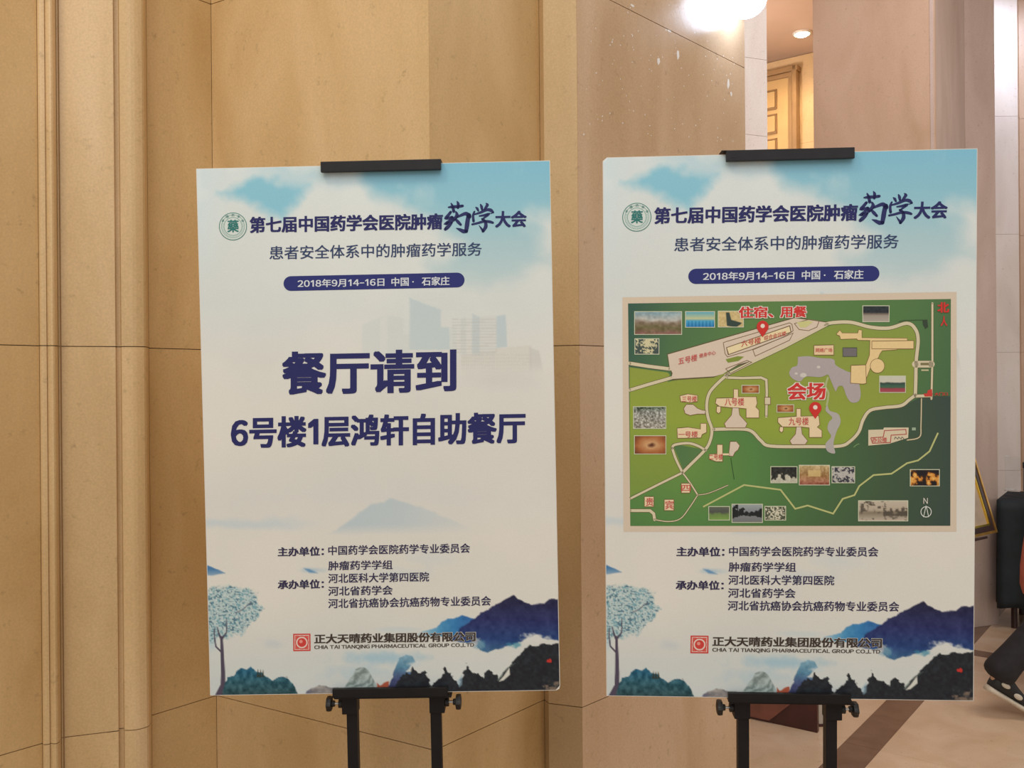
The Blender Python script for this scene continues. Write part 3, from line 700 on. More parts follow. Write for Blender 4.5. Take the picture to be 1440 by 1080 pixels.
    lettering('company_lettering_halo', [(comp[0][0], 442.4, 890.8, 905.4, 669.4, .05), (comp[1][0], 442.6, 906.8, 913.8, 667.2, .04)], b, LBL, HL, shift, 0.0004, -.016)
    lettering('company_lettering', [(*comp[0], .030), (*comp[1], .022)], b, BROWNB, HL, shift, 0.0006, -.016)
    return b
yawL = (0.0191, -0.0118, -0.0137); yawR = (0.0338, -0.0005, -0.0636)
bl = board('poster_board', (-0.2274, 1.5146, EYE-0.0768), yawL, 'white conference poster with two large navy lines giving the canteen', 0.0, HL)
lettering('canteen_lettering', [('餐厅请到', 397.8, 494.8, 555.6, 642, .030), ('6号楼1层鸿轩自助餐厅', 326.0, 586.4, 631.0, 738.8, .031)], bl, NAVY, HL)
br = board('poster_board', (0.4534, 1.4661, EYE-0.0769), yawR, 'conference poster carrying a green site map with red markers', -5.0, HR)

# ------------------------------------------------------------------ printed site map on the right-hand board (drawn on a 1440 x 1020 plan)
def mt(u, v): return 870+u/3, 410+v/3
def mm_of(u, v): return ap(HR, 870+u/3, 410+v/3)
Bd = Art(HR, mt, 0, 0.00035); Bd.poly([(14, 24), (18, 1012), (1424, 1010), (1424, 2)], (204, 186, 164)); 
mp = Bd.build('map_border', br)
n = 460; mH = 330
uu, vv = np.meshgrid(np.linspace(0, 1, n), np.linspace(0, 1, mH))
Ux = (38+(1400-38)*uu)*(1-vv)+(47+(1398-47)*uu)*vv; Vy = (50+(32-50)*uu)*(1-vv)+(987+(985-987)*uu)*vv
C = ramp(Ux+Vy*.2, [(40, (38, 76, 66)), (260, (66, 104, 62)), (620, (84, 122, 60)), (1000, (76, 118, 58)), (1250, (72, 112, 60)), (1500, (60, 96, 60))])
low = pmask(Ux, Vy, [(40, 860), (270, 765), (380, 640), (395, 588), (545, 588), (640, 655), (930, 655), (1010, 590), (1060, 500), (1190, 485), (1280, 440), (1440, 440), (1440, 1020), (0, 1020)], 3)
dd = np.hypot((Ux-260)/1.0, (Vy-720)/.8)
lc_ = ramp(dd, [(0, (100, 140, 58)), (300, (76, 124, 58)), (600, (62, 98, 54)), (900, (52, 76, 52)), (1250, (44, 58, 56))])
C = C*(1-low[..., None])+lc_*low[..., None]
bright = pmask(Ux, Vy, [(44, 318), (205, 340), (215, 350), (205, 380), (440, 330), (470, 340), (860, 155), (905, 140), (980, 135), (1060, 158), (1140, 158), (1210, 135), (1252, 160), (1262, 200), (1252, 440), (1190, 485), (1060, 500), (1010, 580), (975, 625), (930, 650),
                       (640, 650), (545, 580), (395, 580), (385, 640), (365, 665), (225, 640), (275, 762), (46, 862)], 2.5)
bc = ramp(Vy-Ux*.08, [(60, (130, 148, 58)), (300, (138, 150, 54)), (520, (140, 158, 50)), (700, (124, 146, 52)), (900, (112, 140, 54))])
C = C*(1-bright[..., None])+bc*bright[..., None]
C = C*.87+np.array([140, 138, 120])*.13
MX, MY = mm_of(Ux, Vy)
grid_mesh('map_ground', MX, MY, C, br, 0.00045).parent = br
M = Art(HR, mt, 0, 0.00055)
RC, OC, BC, YC, BR = (204, 190, 158), (92, 82, 52), (222, 198, 160), (222, 192, 138), (128, 96, 62)
def road(pts, w, sm=True, oc=OC):
    p = spline(pts, 5) if sm else pts
    M.strip(p, w+4, oc, 0); M.strip(p, w, RC, 1)
    M.disc(*p[0], w/2, RC, 1, 10); M.disc(*p[-1], w/2, RC, 1, 10)
# plaza of buildings five and six
M.poly([(202, 262), (445, 192), (742, 108), (880, 128), (868, 152), (560, 298), (505, 312), (440, 345), (400, 362), (215, 374), (222, 345), (212, 322)], OC, 0)
M.poly([(206, 265), (446, 196), (742, 112), (872, 130), (862, 149), (560, 292), (505, 306), (436, 348), (402, 357), (220, 368), (226, 343), (214, 320)], (208, 188, 168), 2)
road([(450, 352), (560, 298), (700, 232), (880, 138)], 12, False)
road([(44, 302), (120, 314), (215, 326)], 14, False); road([(44, 415), (120, 392), (225, 362)], 13, False)
road([(862, 140), (905, 131), (980, 130), (1060, 150), (1140, 154), (1215, 134), (1250, 158), (1262, 205), (1254, 290), (1252, 380), (1250, 436)], 14)
road([(1250, 436), (1225, 455), (1190, 480), (1120, 488), (1060, 500), (1030, 540), (1012, 590), (975, 630), (930, 650), (800, 652), (640, 650), (600, 628), (560, 588), (510, 578), (400, 580)], 13)
road([(462, 345), (410, 392), (380, 430), (370, 480), (376, 530), (392, 580), (384, 630), (360, 670), (300, 730), (268, 762)], 12)
road([(456, 362), (520, 364), (600, 362), (622, 372), (624, 420), (622, 526)], 10, False)
road([(268, 762), (160, 815), (46, 872)], 9, False)
road([(224, 660), (235, 645), (290, 638), (330, 648), (366, 668)], 10); road([(224, 658), (240, 705), (268, 762)], 10)
road([(268, 762), (300, 805), (332, 856)], 6); road([(332, 856), (300, 905), (260, 955), (210, 968), (150, 960)], 4); road([(332, 856), (380, 848), (460, 815)], 3)
road([(46, 922), (130, 922), (146, 935), (150, 960)], 12, False)
road([(1322, 50), (1322, 300), (1318, 452)], 8, False); road([(1250, 306), (1318, 306)], 28, False); road([(1250, 440), (1318, 438)], 12, False)
road([(1276, 450), (1274, 560), (1268, 612), (1215, 625)], 4); 
M.strip([(355, 906), (528, 814), (682, 834), (744, 914), (796, 900), (904, 934), (944, 872), (994, 856), (1014, 818), (1074, 772), (1150, 766), (1215, 722), (1262, 710), (1310, 672), (1346, 594)], 7, (178, 178, 116), 2)
# island shapes on the plaza roads
for pts in ([(440, 215), (455, 210), (720, 132), (730, 138), (735, 165), (700, 190), (560, 245), (458, 275), (448, 262)], [(740, 135), (800, 118), (845, 124), (835, 150), (800, 165), (760, 160)], [(450, 325), (540, 290), (560, 298), (470, 345)], [(565, 245), (735, 175), (720, 205), (575, 272)]):
    M.strip(pts+[pts[0]], 3, (120, 98, 70), 3)
M.poly([(452, 235), (722, 142), (728, 172), (460, 268)], (112, 88, 62), 4); M.poly([(456, 237), (719, 147), (724, 170), (464, 263)], (224, 204, 160), 5)
M.poly([(450, 285), (500, 272), (528, 274), (505, 292), (460, 300)], (124, 138, 56), 4)
M.poly([(750, 130), (800, 122), (820, 128), (790, 150), (765, 152)], (196, 190, 130), 4)
def bld(pts, c=BC, out=BR):
    M.strip(pts+[pts[0], pts[1]], 5, out, 6); M.poly(pts, c, 7)
bld([(412, 450), (485, 448), (485, 412), (502, 412), (502, 444), (578, 444), (582, 470), (576, 486), (590, 500), (590, 530), (538, 530), (538, 492), (500, 488), (480, 488), (425, 482), (408, 470)])
bld([(672, 532), (750, 526), (750, 494), (766, 494), (766, 526), (842, 524), (846, 560), (835, 570), (855, 585), (855, 612), (804, 612), (804, 572), (770, 568), (690, 568), (672, 550)])
bld([(414, 484), (428, 484), (428, 505), (420, 512), (412, 505)]); bld([(680, 570), (692, 570), (692, 585), (686, 592), (678, 585)])
bld([(480, 490), (504, 490), (508, 520), (540, 555), (532, 572), (452, 572), (446, 555), (476, 520)], (208, 188, 168)); bld([(750, 570), (768, 570), (772, 600), (795, 628), (785, 642), (730, 642), (722, 628), (746, 600)], (208, 188, 168))
bld([(258, 440), (290, 432), (330, 438), (330, 462), (300, 466), (262, 462)]); bld([(285, 476), (312, 476), (330, 492), (350, 500), (364, 502), (362, 514), (330, 514), (300, 520), (280, 512), (274, 492)], (208, 188, 168))
bld([(246, 576), (290, 572), (345, 580), (345, 556), (368, 556), (368, 592), (350, 600), (345, 614), (248, 616)])
bld([(415, 645), (436, 645), (436, 714), (410, 714), (382, 704), (382, 686), (415, 684)]); bld([(470, 632), (495, 632), (508, 648), (502, 664), (488, 676), (480, 692), (464, 690)], (208, 188, 168)); M.strip([(438, 685), (468, 685)], 8, BC, 7)
bld([(264, 808), (298, 808), (298, 846), (264, 846)]); bld([(108, 864), (145, 864), (145, 904), (108, 904)]); bld([(192, 876), (230, 876), (230, 920), (192, 920)])
bld([(616, 446), (638, 446), (638, 474), (616, 474)], RC)
# lake
M.poly(spline([(755, 275), (800, 272), (850, 280), (905, 285), (915, 310), (960, 335), (985, 345), (1010, 380), (1020, 430), (1010, 462), (980, 466), (960, 440), (945, 400), (925, 400), (915, 420), (905, 400), (890, 365), (880, 350), (850, 360), (790, 358), (765, 378), (735, 368), (718, 345), (730, 320), (752, 310), (755, 275)], 4), (168, 156, 154), 4)
M.poly(spline([(880, 470), (888, 500), (925, 515), (935, 550), (918, 590), (905, 640), (912, 680), (880, 672), (872, 640), (895, 610), (880, 580), (885, 550), (900, 530), (872, 500), (880, 470)], 4), (170, 162, 156), 4)
M.strip(spline([(882, 360), (872, 400), (884, 430), (876, 480)], 4), 9, (166, 172, 120), 5)
for x, y, r in ((778, 352, 14), (842, 318, 8), (748, 345, 7)): M.disc(x, y, r, (198, 190, 178), 5, 10, r*.7)
# main complex in yellow
for pts in ([(918, 180), (932, 164), (942, 176), (1008, 176), (1012, 162), (1024, 164), (1024, 196), (1215, 198), (1215, 206), (1172, 206), (1172, 244), (1110, 248), (1100, 262), (1095, 275), (1060, 320), (1045, 360), (1030, 340), (1050, 290), (1058, 268), (1060, 205), (1008, 204), (1004, 198), (936, 200), (932, 186)],):
    M.strip(pts+[pts[0]], 4, BR, 5); M.poly(pts, YC, 5.5)
bld([(1068, 210), (1242, 208), (1242, 240), (1068, 240)], YC); bld([(980, 312), (1040, 310), (1042, 385), (1030, 388), (978, 384)], YC)
M.disc(1090, 313, 31, BR, 6, 28); M.disc(1090, 313, 29, YC, 8, 28)
bld([(824, 228), (905, 226), (905, 266), (824, 266)], (222, 192, 150)); bld([(946, 238), (1002, 238), (1002, 272), (946, 272)], (110, 104, 104), (80, 84, 70))
M.poly([(1052, 582), (1115, 580), (1118, 572), (1222, 572), (1220, 615), (1140, 640), (1052, 648)], (206, 190, 160), 4); M.strip([(1062, 615), (1115, 612), (1120, 585), (1210, 580), (1212, 600), (1148, 604), (1145, 635), (1070, 638), (1062, 615)], 4, (170, 90, 80), 5)
for k in range(3): M.strip(spline([(1162+14*k, 622), (1166+14*k, 612), (1174+14*k, 620)], 3), 3, (90, 90, 80), 5)
M.rect(1236, 572, 1252, 584, (150, 165, 140), 4); M.rect(1272, 300, 1306, 310, (120, 110, 74), 4); M.rect(1275, 328, 1306, 334, (190, 180, 140), 4)
M.strip([(1180, 128), (1200, 122), (1280, 120)], 3, (60, 80, 50), 4); M.poly([(1280, 120), (1300, 118), (1304, 150), (1292, 158), (1282, 140)], (54, 66, 50), 4)
M.strip(spline([(472, 700), (478, 740), (486, 790)], 3), 3, (54, 84, 44), 4); M.strip(spline([(990, 655), (1002, 645), (1014, 640)], 3), 4, (110, 140, 90), 4)
M.poly([(1284, 430), (1300, 428), (1302, 416), (1320, 410), (1322, 440), (1290, 442)], (190, 60, 52), 5)
M.build('map_roads_and_buildings', br)
# photograph thumbnails on the map
def thumb(x0, y0, x1, y1, kind, seed):
    T = Art(HR, mt, 0, 0.0009); T.rect(x0-3, y0-3, x1+3, y1+3, (196, 196, 168), 0); f = T.build('map_thumbnail', br)
    nx_, ny_ = 44, 28
    u, v = np.meshgrid(np.linspace(0, 1, nx_), np.linspace(0, 1, ny_)); X, Y = x0+(x1-x0)*u, y0+(y1-y0)*v
    k = 100.0/(x1-x0); xx, yy = (X-x0)*k, (Y-y0)*k; nz = fbm(xx, yy, 16, seed); nf = fbm(xx, yy, 6, seed+3); c1 = lambda *c: np.array(c, float)+np.zeros(X.shape+(3,))
    if kind == 'hill': c = ramp(v+nz*.25, [(0, (120, 150, 160)), (.35, (180, 176, 166)), (.5, (128, 110, 92)), (.75, (104, 96, 62)), (1, (132, 92, 84))])+(nf*50)[..., None]
    elif kind == 'pool': c = ramp(v, [(0, (92, 160, 178)), (.45, (190, 188, 140)), (.6, (70, 150, 186)), (1, (36, 112, 168))])+(np.sin(u*50)*14*(v > .6))[..., None]
    elif kind == 'chair': c = c1(196, 172, 120)+(nf*40)[..., None]; c = blend(c, (52, 66, 60), (pmask(xx, yy, [(30, 4), (44, 4), (52, 34), (95, 46), (90, 52), (72, 64), (34, 58)], 1.5))); 
    elif kind == 'gym': c = blend(c1(200, 190, 150), (66, 78, 74), smooth(0, .1, nf+.15*np.sin(u*8)+(v > .45)*.14-.02))
    elif kind == 'hallroom': c = ramp(np.hypot((u-.55), (v-.5)*.9)+nz*.2, [(0, (84, 44, 30)), (.15, (196, 150, 104)), (.45, (158, 92, 50)), (.8, (92, 46, 34))])
    elif kind == 'crowd': c = ramp(v, [(0, (70, 84, 66)), (.25, (140, 140, 130)), (1, (150, 142, 130))])+(fbm(xx, yy, 4, seed)*220)[..., None]
    elif kind == 'lake': c = ramp(v, [(0, (44, 54, 54)), (.4, (38, 42, 48)), (.5, (110, 96, 84)), (.62, (150, 140, 128)), (1, (168, 156, 142))])+(nf*30*(v < .5))[..., None]
    elif kind == 'field': c = ramp(v+nz*.06, [(0, (192, 188, 172)), (.36, (196, 190, 170)), (.42, (52, 66, 60)), (.6, (60, 96, 76)), (.72, (74, 92, 72)), (.78, (150, 64, 72)), (1, (160, 74, 84))])
    elif kind == 'rocks': c = blend(c1(44, 44, 40), (186, 180, 160), smooth(.0, .14, nz+(v-.62)*.9)); c = c+(nf*50)[..., None]
    elif kind == 'banquet': c = ramp(v, [(0, (190, 166, 120)), (.25, (166, 136, 92)), (.55, (150, 112, 70)), (.75, (168, 120, 90)), (1, (136, 74, 58))])+(nf*80)[..., None]; c = blend(c, (206, 178, 120), (np.abs(u-.5) < .2)*(np.abs(v-.4) < .16)*.8)
    elif kind == 'group': c = blend(c1(178, 172, 164), (56, 56, 64), smooth(0, .12, fbm(xx, yy, 7, seed)*1.4+.12*np.sin(v*9)))
    elif kind == 'night': c = ramp(nz+(.5-np.abs(v-.55))*.55, [(0, (30, 26, 30)), (.16, (56, 34, 22)), (.26, (196, 122, 44)), (.45, (226, 180, 100))])
    elif kind == 'river': c = ramp(v, [(0, (186, 172, 152)), (.45, (176, 160, 140)), (.6, (128, 116, 96)), (1, (182, 168, 150))]); c = blend(c, (74, 66, 56), smooth(.02, .2, nf+nz*.5+.25*(np.abs(v-.55) < .2)*(u > .5)-.08)*.85)
    elif kind == 'meadow': c = ramp(v+nz*.2, [(0, (92, 96, 84)), (.4, (78, 80, 72)), (.6, (104, 128, 70)), (1, (118, 150, 74))])
    elif kind == 'pond': c = ramp(v, [(0, (150, 156, 156)), (.45, (124, 128, 130)), (1, (112, 112, 110))]); c = blend(c, (30, 34, 34), smooth(0, .08, nz*1.2+.32-np.abs(v-.52)-.1+.2*(u < .2)))
    else: c = blend(c1(200, 192, 168), (72, 76, 60), smooth(-.02, .12, nf+.35*np.abs(u-.5)-.02))
    MX, MY = mm_of(X, Y); grid_mesh('thumbnail_picture', MX, MY, c, f, 0.0010)
for k, t in enumerate(((67, 86, 263, 179, 'hill'), (282, 86, 402, 149, 'pool'), (420, 84, 524, 148, 'chair'), (68, 200, 167, 262, 'gym'), (1030, 62, 1138, 126, 'lake'), (1101, 357, 1207, 423, 'field'), (62, 486, 196, 575, 'crowd'), (66, 608, 196, 682, 'hallroom'),
                        (642, 738, 750, 803, 'rocks'), (762, 732, 887, 812, 'banquet'), (900, 738, 993, 803, 'group'), (1230, 750, 1350, 816, 'night'), (1012, 881, 1217, 963, 'river'), (380, 906, 465, 960, 'meadow'), (478, 896, 604, 970, 'pond'), (617, 905, 702, 960, 'garden'),
                        (520, 396, 590, 426, 'hallroom'), (668, 478, 736, 506, 'hallroom'))):
    thumb(*t, 10+k*7)
def mtx(items, name, m, lift, slope=-.012):
    return lettering(name, [(b_, *mt(x0, y0), mt(x0, y1)[1], mt(x1, y0)[0], o_) for b_, x0, y0, y1, x1, o_ in items], br, m, HR, 0, lift, slope)
big = [('住宿、', 505, 64, 112, 652), ('用餐', 680, 62, 110, 792), ('会场', 710, 384, 456, 872)]
mtx([(b_, x0-3, y0-3, y1+3, x1+3, .075) for b_, x0, y0, y1, x1 in big], 'map_lettering_outline', WHITEI, .00125, -.01)
mtx([(*t, .03) for t in big]+[('北', 1342, 46, 90, 1392, .04), ('人', 1356, 104, 146, 1384, .03), ('大门口', 1330, 424, 438, 1386, .02)], 'map_lettering', REDI, .0013, -.01)
mtx([('八号楼', 446, 448, 480, 528, .012), ('九号楼', 716, 530, 562, 800, .012), ('一号楼', 250, 588, 614, 332, .012), ('三号楼', 266, 440, 464, 328, .012), ('二号楼', 380, 684, 708, 438, .012), ('办公楼', 1068, 614, 634, 1130, .012), ('网络广场', 830, 238, 256, 900, .01),
     ('四', 262, 814, 840, 302, .01), ('贵', 112, 868, 902, 146, .01), ('宾', 194, 880, 916, 230, .01)], 'building_lettering', REDS, .0013)
mtx([('五号楼', 250, 280, 308, 330, .012), ('健身中心', 338, 262, 280, 408, .008), ('六号楼', 516, 208, 234, 598, .012), ('综合会议楼', 612, 186, 206, 705, .008)], 'building_lettering', REDS, .0013, -.22)
mtx([('N', 1284, 868, 892, 1302, .0)], 'compass_lettering', WHITEI, .0013)
for px_, py_, r_ in ((606, 148, 25), (828, 490, 26)):
    A = Art(HR, mt, 0, .0015); A.poly([(px_+r_*math.cos(t), py_+r_*math.sin(t)) for t in np.linspace(math.radians(150), math.radians(390), 22)]+[(px_, py_+r_*1.75)], (196, 50, 44), 0); A.disc(px_, py_-3, r_*.36, (220, 206, 190), 1, 18); A.build('map_pin', br)
A = Art(HR, mt, 0, .0013); A.ring(1295, 926, 20, 3.4, (206, 206, 196)); A.strip([(1284, 948), (1295, 900)], 3, (206, 206, 196), 1); A.strip([(1306, 948), (1295, 900)], 3, (206, 206, 196), 1); A.build('map_compass', br)

# ------------------------------------------------------------------ black metal easels
BLK = mat('black_powder_coat', (0.009, 0.008, 0.009), 0.5, spec=0.3, noise=0.2, scale=60)
BLK2 = mat('black_bar_satin', (0.018, 0.018, 0.022), 0.5, spec=0.3, noise=0.15, scale=40)
PLA = mat('black_plastic_knob', (0.012, 0.012, 0.013), 0.5, noise=0.1)
STL = mat('zinc_screw', (0.55, 0.55, 0.55), 0.35, 1.0)
def easel(label, bpos, rot, cx, topc, ledge, chip=False):
    e = root('display_easel', (bpos[0], bpos[1], 0), rot[2], label, 'easel')
    Rm = (Matrix.Rotation(rot[1], 3, 'Y') @ Matrix.Rotation(rot[0], 3, 'X'))
    def Bf(p): return Rm @ Vector(p)+Vector((0, 0, bpos[2]))
    def box(name, c, s, m, par=e, bev=0.0012):
        bm = bmesh.new(); bm_box(bm, c, s, Bf, bev); return bm_obj(name, bm, m, par)
    # top clamp: channel over the upper edge
    bm = bmesh.new()
    bm_box(bm, (topc[0], -0.0105, 0.4455), (topc[1], 0.008, 0.0175), Bf, 0.0012)
    bm_box(bm, (topc[0], 0.004, 0.4535), (topc[1], 0.030, 0.003), Bf, 0.0006)
    bm_box(bm, (topc[0], 0.0125, 0.4400), (topc[1], 0.006, 0.024), Bf, 0.0012)
    bm_obj('clamp_bar', bm, BLK2, e)
    # ledge
    bm = bmesh.new()
    bm_box(bm, (ledge[0], -0.0115, -0.4455), (ledge[1], 0.008, 0.0155), Bf, 0.0012)
    bm_box(bm, (ledge[0]+.004, 0.004, -0.4545), (ledge[1]+.004, 0.034, 0.003), Bf, 0.0006)
    bm_obj('bottom_ledge', bm, BLK, e)
    for s in (-1, 1):
        x = cx+s*0.0725
        box('inner_pole', (x, 0.024, 0.0), (0.012, 0.012, 0.905), BLK)
        # outer pole down to the foot
        L_ = (bpos[2]-0.452)/Rm[2][2]-0.022
        box('outer_pole', (x, 0.020, -0.457-L_/2), (0.0185, 0.0185, L_), BLK)
        box('sleeve', (x+s*0.003, 0.019, -0.472), (0.0265, 0.026, 0.036), BLK, bev=0.002)
        bm = bmesh.new(); zc = -0.474; yk = 0.016
        xs = x+s*0.017
        bm_tube(bm, [(xs, yk, zc), (xs+s*0.006, yk, zc)], 0.0075, 16)
        bm_tube(bm, [(xs+s*0.013, yk, zc), (xs+s*0.015, yk, zc), (xs+s*0.019, yk, zc)], [0.005, 0.0055, 0.0055], 14)
        # fluted head
        n = 24; prof = ((0.0175, .6), (0.0185, .95), (0.023, 1.0), (0.0265, .95), (0.0275, .6)); rg = []
        for dx, kx in prof:
            rg.append([bm.verts.new((xs+s*dx, yk+math.cos(2*math.pi*k/n)*0.0125*kx*(1+.07*math.cos(6*2*math.pi*k/n)), zc+math.sin(2*math.pi*k/n)*0.0125*kx*(1+.07*math.cos(6*2*math.pi*k/n)))) for k in range(n)])
        for a, b in zip(rg, rg[1:]):
            for k in range(n): bm.faces.new((a[k], a[(k+1) % n], b[(k+1) % n], b[k]))
        bm.faces.new(rg[0]); bm.faces.new(rg[-1][::-1])
        for v in bm.verts: v.co = Bf(v.co)
        kn = bm_obj('knob', bm, PLA, e)
        bm = bmesh.new(); bm_tube(bm, [(xs+s*0.0055, yk, zc), (xs+s*0.0135, yk, zc)], 0.0024, 10)
        for v in bm.verts: v.co = Bf(v.co)
        bm_obj('screw', bm, STL, kn)
    # base: two long feet and a cross bar, flat on the floor
    for s in (-1, 1):
        q_ = Bf((cx+s*0.0725, 0.020, -0.45-(bpos[2]-0.45)))
        bm = bmesh.new(); bm_box(bm, (q_.x, q_.y-0.02, 0.012), (0.024, 0.40, 0.022), None, 0.002)
        ft = bm_obj('foot', bm, BLK, e)
        for y in (-0.21, 0.17): bm = bmesh.new(); bm_box(bm, (q_.x, q_.y+y, 0.0115), (0.028, 0.024, 0.023), None, 0.003); bm_obj('rubber_cap', bm, PLA, ft)
    q_ = Bf((cx, 0.020, -1.3))
    bm = bmesh.new(); bm_box(bm, (q_.x, q_.y, 0.14), (0.126, 0.014, 0.02), None, 0.001); bm_obj('cross_bar', bm, BLK, e)
    if chip:
        bm = bmesh.new(); bm_box(bm, (topc[0]-topc[1]/2-0.002, 0.002, 0.4545), (0.010, 0.026, 0.0012), Bf, 0.0004); bm_box(bm, (topc[0]-topc[1]/2+0.012, -0.0147, 0.4425), (0.008, 0.0004, 0.002), Bf); bm_obj('torn_end_cap', bm, BLK2, e)
    return e
easel('black twin-pole metal easel holding the poster with the large navy lines', (-0.2274, 1.5146, EYE-0.0768), yawL, 0.0125, (0.0155, 0.2025), (0.011, 0.196))
easel('black twin-pole metal easel holding the green map poster', (0.4534, 1.4661, EYE-0.0769), yawR, 0.0030, (0.0015, 0.2040), (0.000, 0.199), True)

# ------------------------------------------------------------------ dark cabinet and pale pedestal behind the right easel
WD = mat('dark_red_wood', (0.060, 0.014, 0.011), 0.35, noise=0.25, scale=14)
WL = mat('lit_red_wood', (0.20, 0.070, 0.045), 0.35, noise=0.2, scale=14)  # paler copy of the red wood, for the lit part of the screen
ca = floor_at(1036, 1009); cb = floor_at(1147, 1033.5)
t = (cb-ca); L0 = t.length; ang = math.atan2(t.y, t.x)
cab = root('wooden_screen', (ca.x, ca.y, 0), ang, 'low dark red wooden screen standing on the floor behind the right easel', 'screen')
bm = bmesh.new(); bm_box(bm, (L0/2, 0.036, 0.41), (L0, 0.025, 0.82), None, 0.003); bm_obj('board', bm, WD, cab)
bm = bmesh.new(); bm_box(bm, (L0/2, 0.034, 0.835), (L0, 0.045, 0.03), None, 0.005); bm_obj('top_rail', bm, WD, cab)
# lit part of the screen face, its light put into a paler panel
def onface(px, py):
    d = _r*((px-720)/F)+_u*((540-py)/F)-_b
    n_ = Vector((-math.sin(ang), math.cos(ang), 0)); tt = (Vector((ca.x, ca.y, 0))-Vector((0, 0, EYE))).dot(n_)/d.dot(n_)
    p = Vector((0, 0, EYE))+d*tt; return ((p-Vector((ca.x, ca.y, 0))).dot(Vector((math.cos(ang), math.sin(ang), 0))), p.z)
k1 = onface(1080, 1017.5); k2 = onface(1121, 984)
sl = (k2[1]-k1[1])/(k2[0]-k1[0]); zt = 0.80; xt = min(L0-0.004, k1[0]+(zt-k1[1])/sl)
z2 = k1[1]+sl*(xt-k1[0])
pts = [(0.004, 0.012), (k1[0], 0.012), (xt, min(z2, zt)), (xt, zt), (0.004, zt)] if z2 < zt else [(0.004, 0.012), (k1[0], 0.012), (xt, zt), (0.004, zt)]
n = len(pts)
mesh_obj('lit_face_panel', [(x, 0.014, z) for x, z in pts]+[(x, 0.0235, z) for x, z in pts], [tuple(range(n))]+[tuple(range(n, 2*n))[::-1]]+[(i, n+i, n+(i+1) % n, (i+1) % n) for i in range(n)], WL, cab)['label'] = 'paler slanting panel standing for the lit part of the screen face'
c0 = floor_at(1149.5, 1028.5); c1_ = floor_at(1176, 1027)
pd = root('pedestal', (c0.x, c0.y, 0), math.atan2(c1_.y-c0.y, c1_.x-c0.x), 'narrow off-white pedestal beside the dark red screen', 'pedestal')
w = (c1_-c0).length
bm = bmesh.new(); bm_box(bm, (w/2+0.0, 0.12, 0.405), (w, 0.14, 0.79), None, 0.003); bm_obj('shaft', bm, mat('pedestal_paint', (0.52, 0.46, 0.38), 0.5, noise=0.12, scale=9), pd)
bm = bmesh.new(); bm_box(bm, (w/2, 0.12, 0.005), (w+0.008, 0.15, 0.010)); bm_obj('base', bm, WD, pd)
bm = bmesh.new(); bm_box(bm, (w/2, 0.12, 0.812), (w+0.016, 0.16, 0.024), None, 0.004); bm_obj('cap', bm, MATS['pedestal_paint'], pd)

# ------------------------------------------------------------------ gilt frame on a tripod, far right
GOLD = mat('gilt_edge', (0.75, 0.42, 0.10), 0.3, 0.8, noise=0.2, scale=20)
GOLDB = mat('bright_gilt', (1.0, 0.72, 0.12), 0.22, 1.0)
FDK = mat('dark_frame_wood', (0.045, 0.018, 0.016), 0.35, noise=0.2, scale=20)
fc = at(1399.5, 749, 5.12)
fu = Vector((-0.17, 0.227, 0.959)).normalized(); fr_ = Vector((0.8, 0.6, 0)).normalized(); fn = fr_.cross(fu)*1.0   # fn faces us
fn = fu.cross(fr_) if fn.y > 0 else fn
fm = bpy.data.objects.new('framed_picture', None); COL.objects.link(fm)
tag(fm, 'dark gilt-edged picture frame tilting at the edge of the map poster', 'picture')
fm.matrix_world = Matrix(((-fr_.x, fn.x, fu.x, fc.x), (-fr_.y, fn.y, fu.y, fc.y), (-fr_.z, fn.z, fu.z, fc.z), (0, 0, 0, 1)))  # local x to the left, y towards us, z up the frame
FWd, FHt = 0.42, 0.58
def frame_ring(name, i0, i1, y0, y1, m):
    bm = bmesh.new(); r = []
    for o_ in (i0, i1):
        for y in (y0, y1): r.append([bm.verts.new((x, y, z)) for x, z in ((o_, o_), (FWd-o_, o_), (FWd-o_, FHt-o_), (o_, FHt-o_))])
    for a, b in ((0, 1), (1, 3), (3, 2), (2, 0)):
        for k in range(4): bm.faces.new((r[a][k], r[a][(k+1) % 4], r[b][(k+1) % 4], r[b][k]))
    return bm_obj(name, bm, m, fm)
frame_ring('outer_gilt_edge', 0.0, 0.014, -0.010, 0.016, GOLD)
frame_ring('frame_moulding', 0.014, 0.046, -0.010, 0.012, FDK)
frame_ring('inner_gilt_edge', 0.046, 0.057, -0.010, 0.009, GOLDB)
bm = bmesh.new(); bm_box(bm, (FWd/2, -0.004, FHt/2), (FWd-0.114, 0.004, FHt-0.114)); bm_obj('picture_sheet', bm, mat('picture_paper', (0.50, 0.40, 0.30), 0.6, noise=0.15, scale=9), fm)
ts = root('picture_stand', (0, 0, 0), 0, 'dark single-pole stand carrying the tilted gilt-edged picture frame', 'stand')
Mw = fm.matrix_world.copy()
tb = Mw @ Vector((FWd/2+0.02, -0.03, 0.30)); lb = Mw @ Vector((FWd/2+0.02, 0.01, -0.012))
pt = Mw @ Vector((0.27, -0.035, 0.30)); pb = Vector((pt.x, pt.y, 0.02))
bm = bmesh.new(); bm_tube(bm, [pt, (pt.x, pt.y, 0.018)], 0.012, 14); bm_obj('pole', bm, FDK, ts)
bm = bmesh.new(); bm_tube(bm, [(pt.x, pt.y, 0.0), (pt.x, pt.y, 0.006), (pt.x, pt.y, 0.018), (pt.x, pt.y, 0.022)], [0.082, 0.082, 0.06, 0.015], 28); bm_obj('base_disc', bm, FDK, ts)
bm = bmesh.new(); bm_box(bm, (0.27, 0.0, -0.012), (0.16, 0.09, 0.014), lambda v: Mw @ v, 0.002); bm_obj('shelf_bar', bm, FDK, ts)

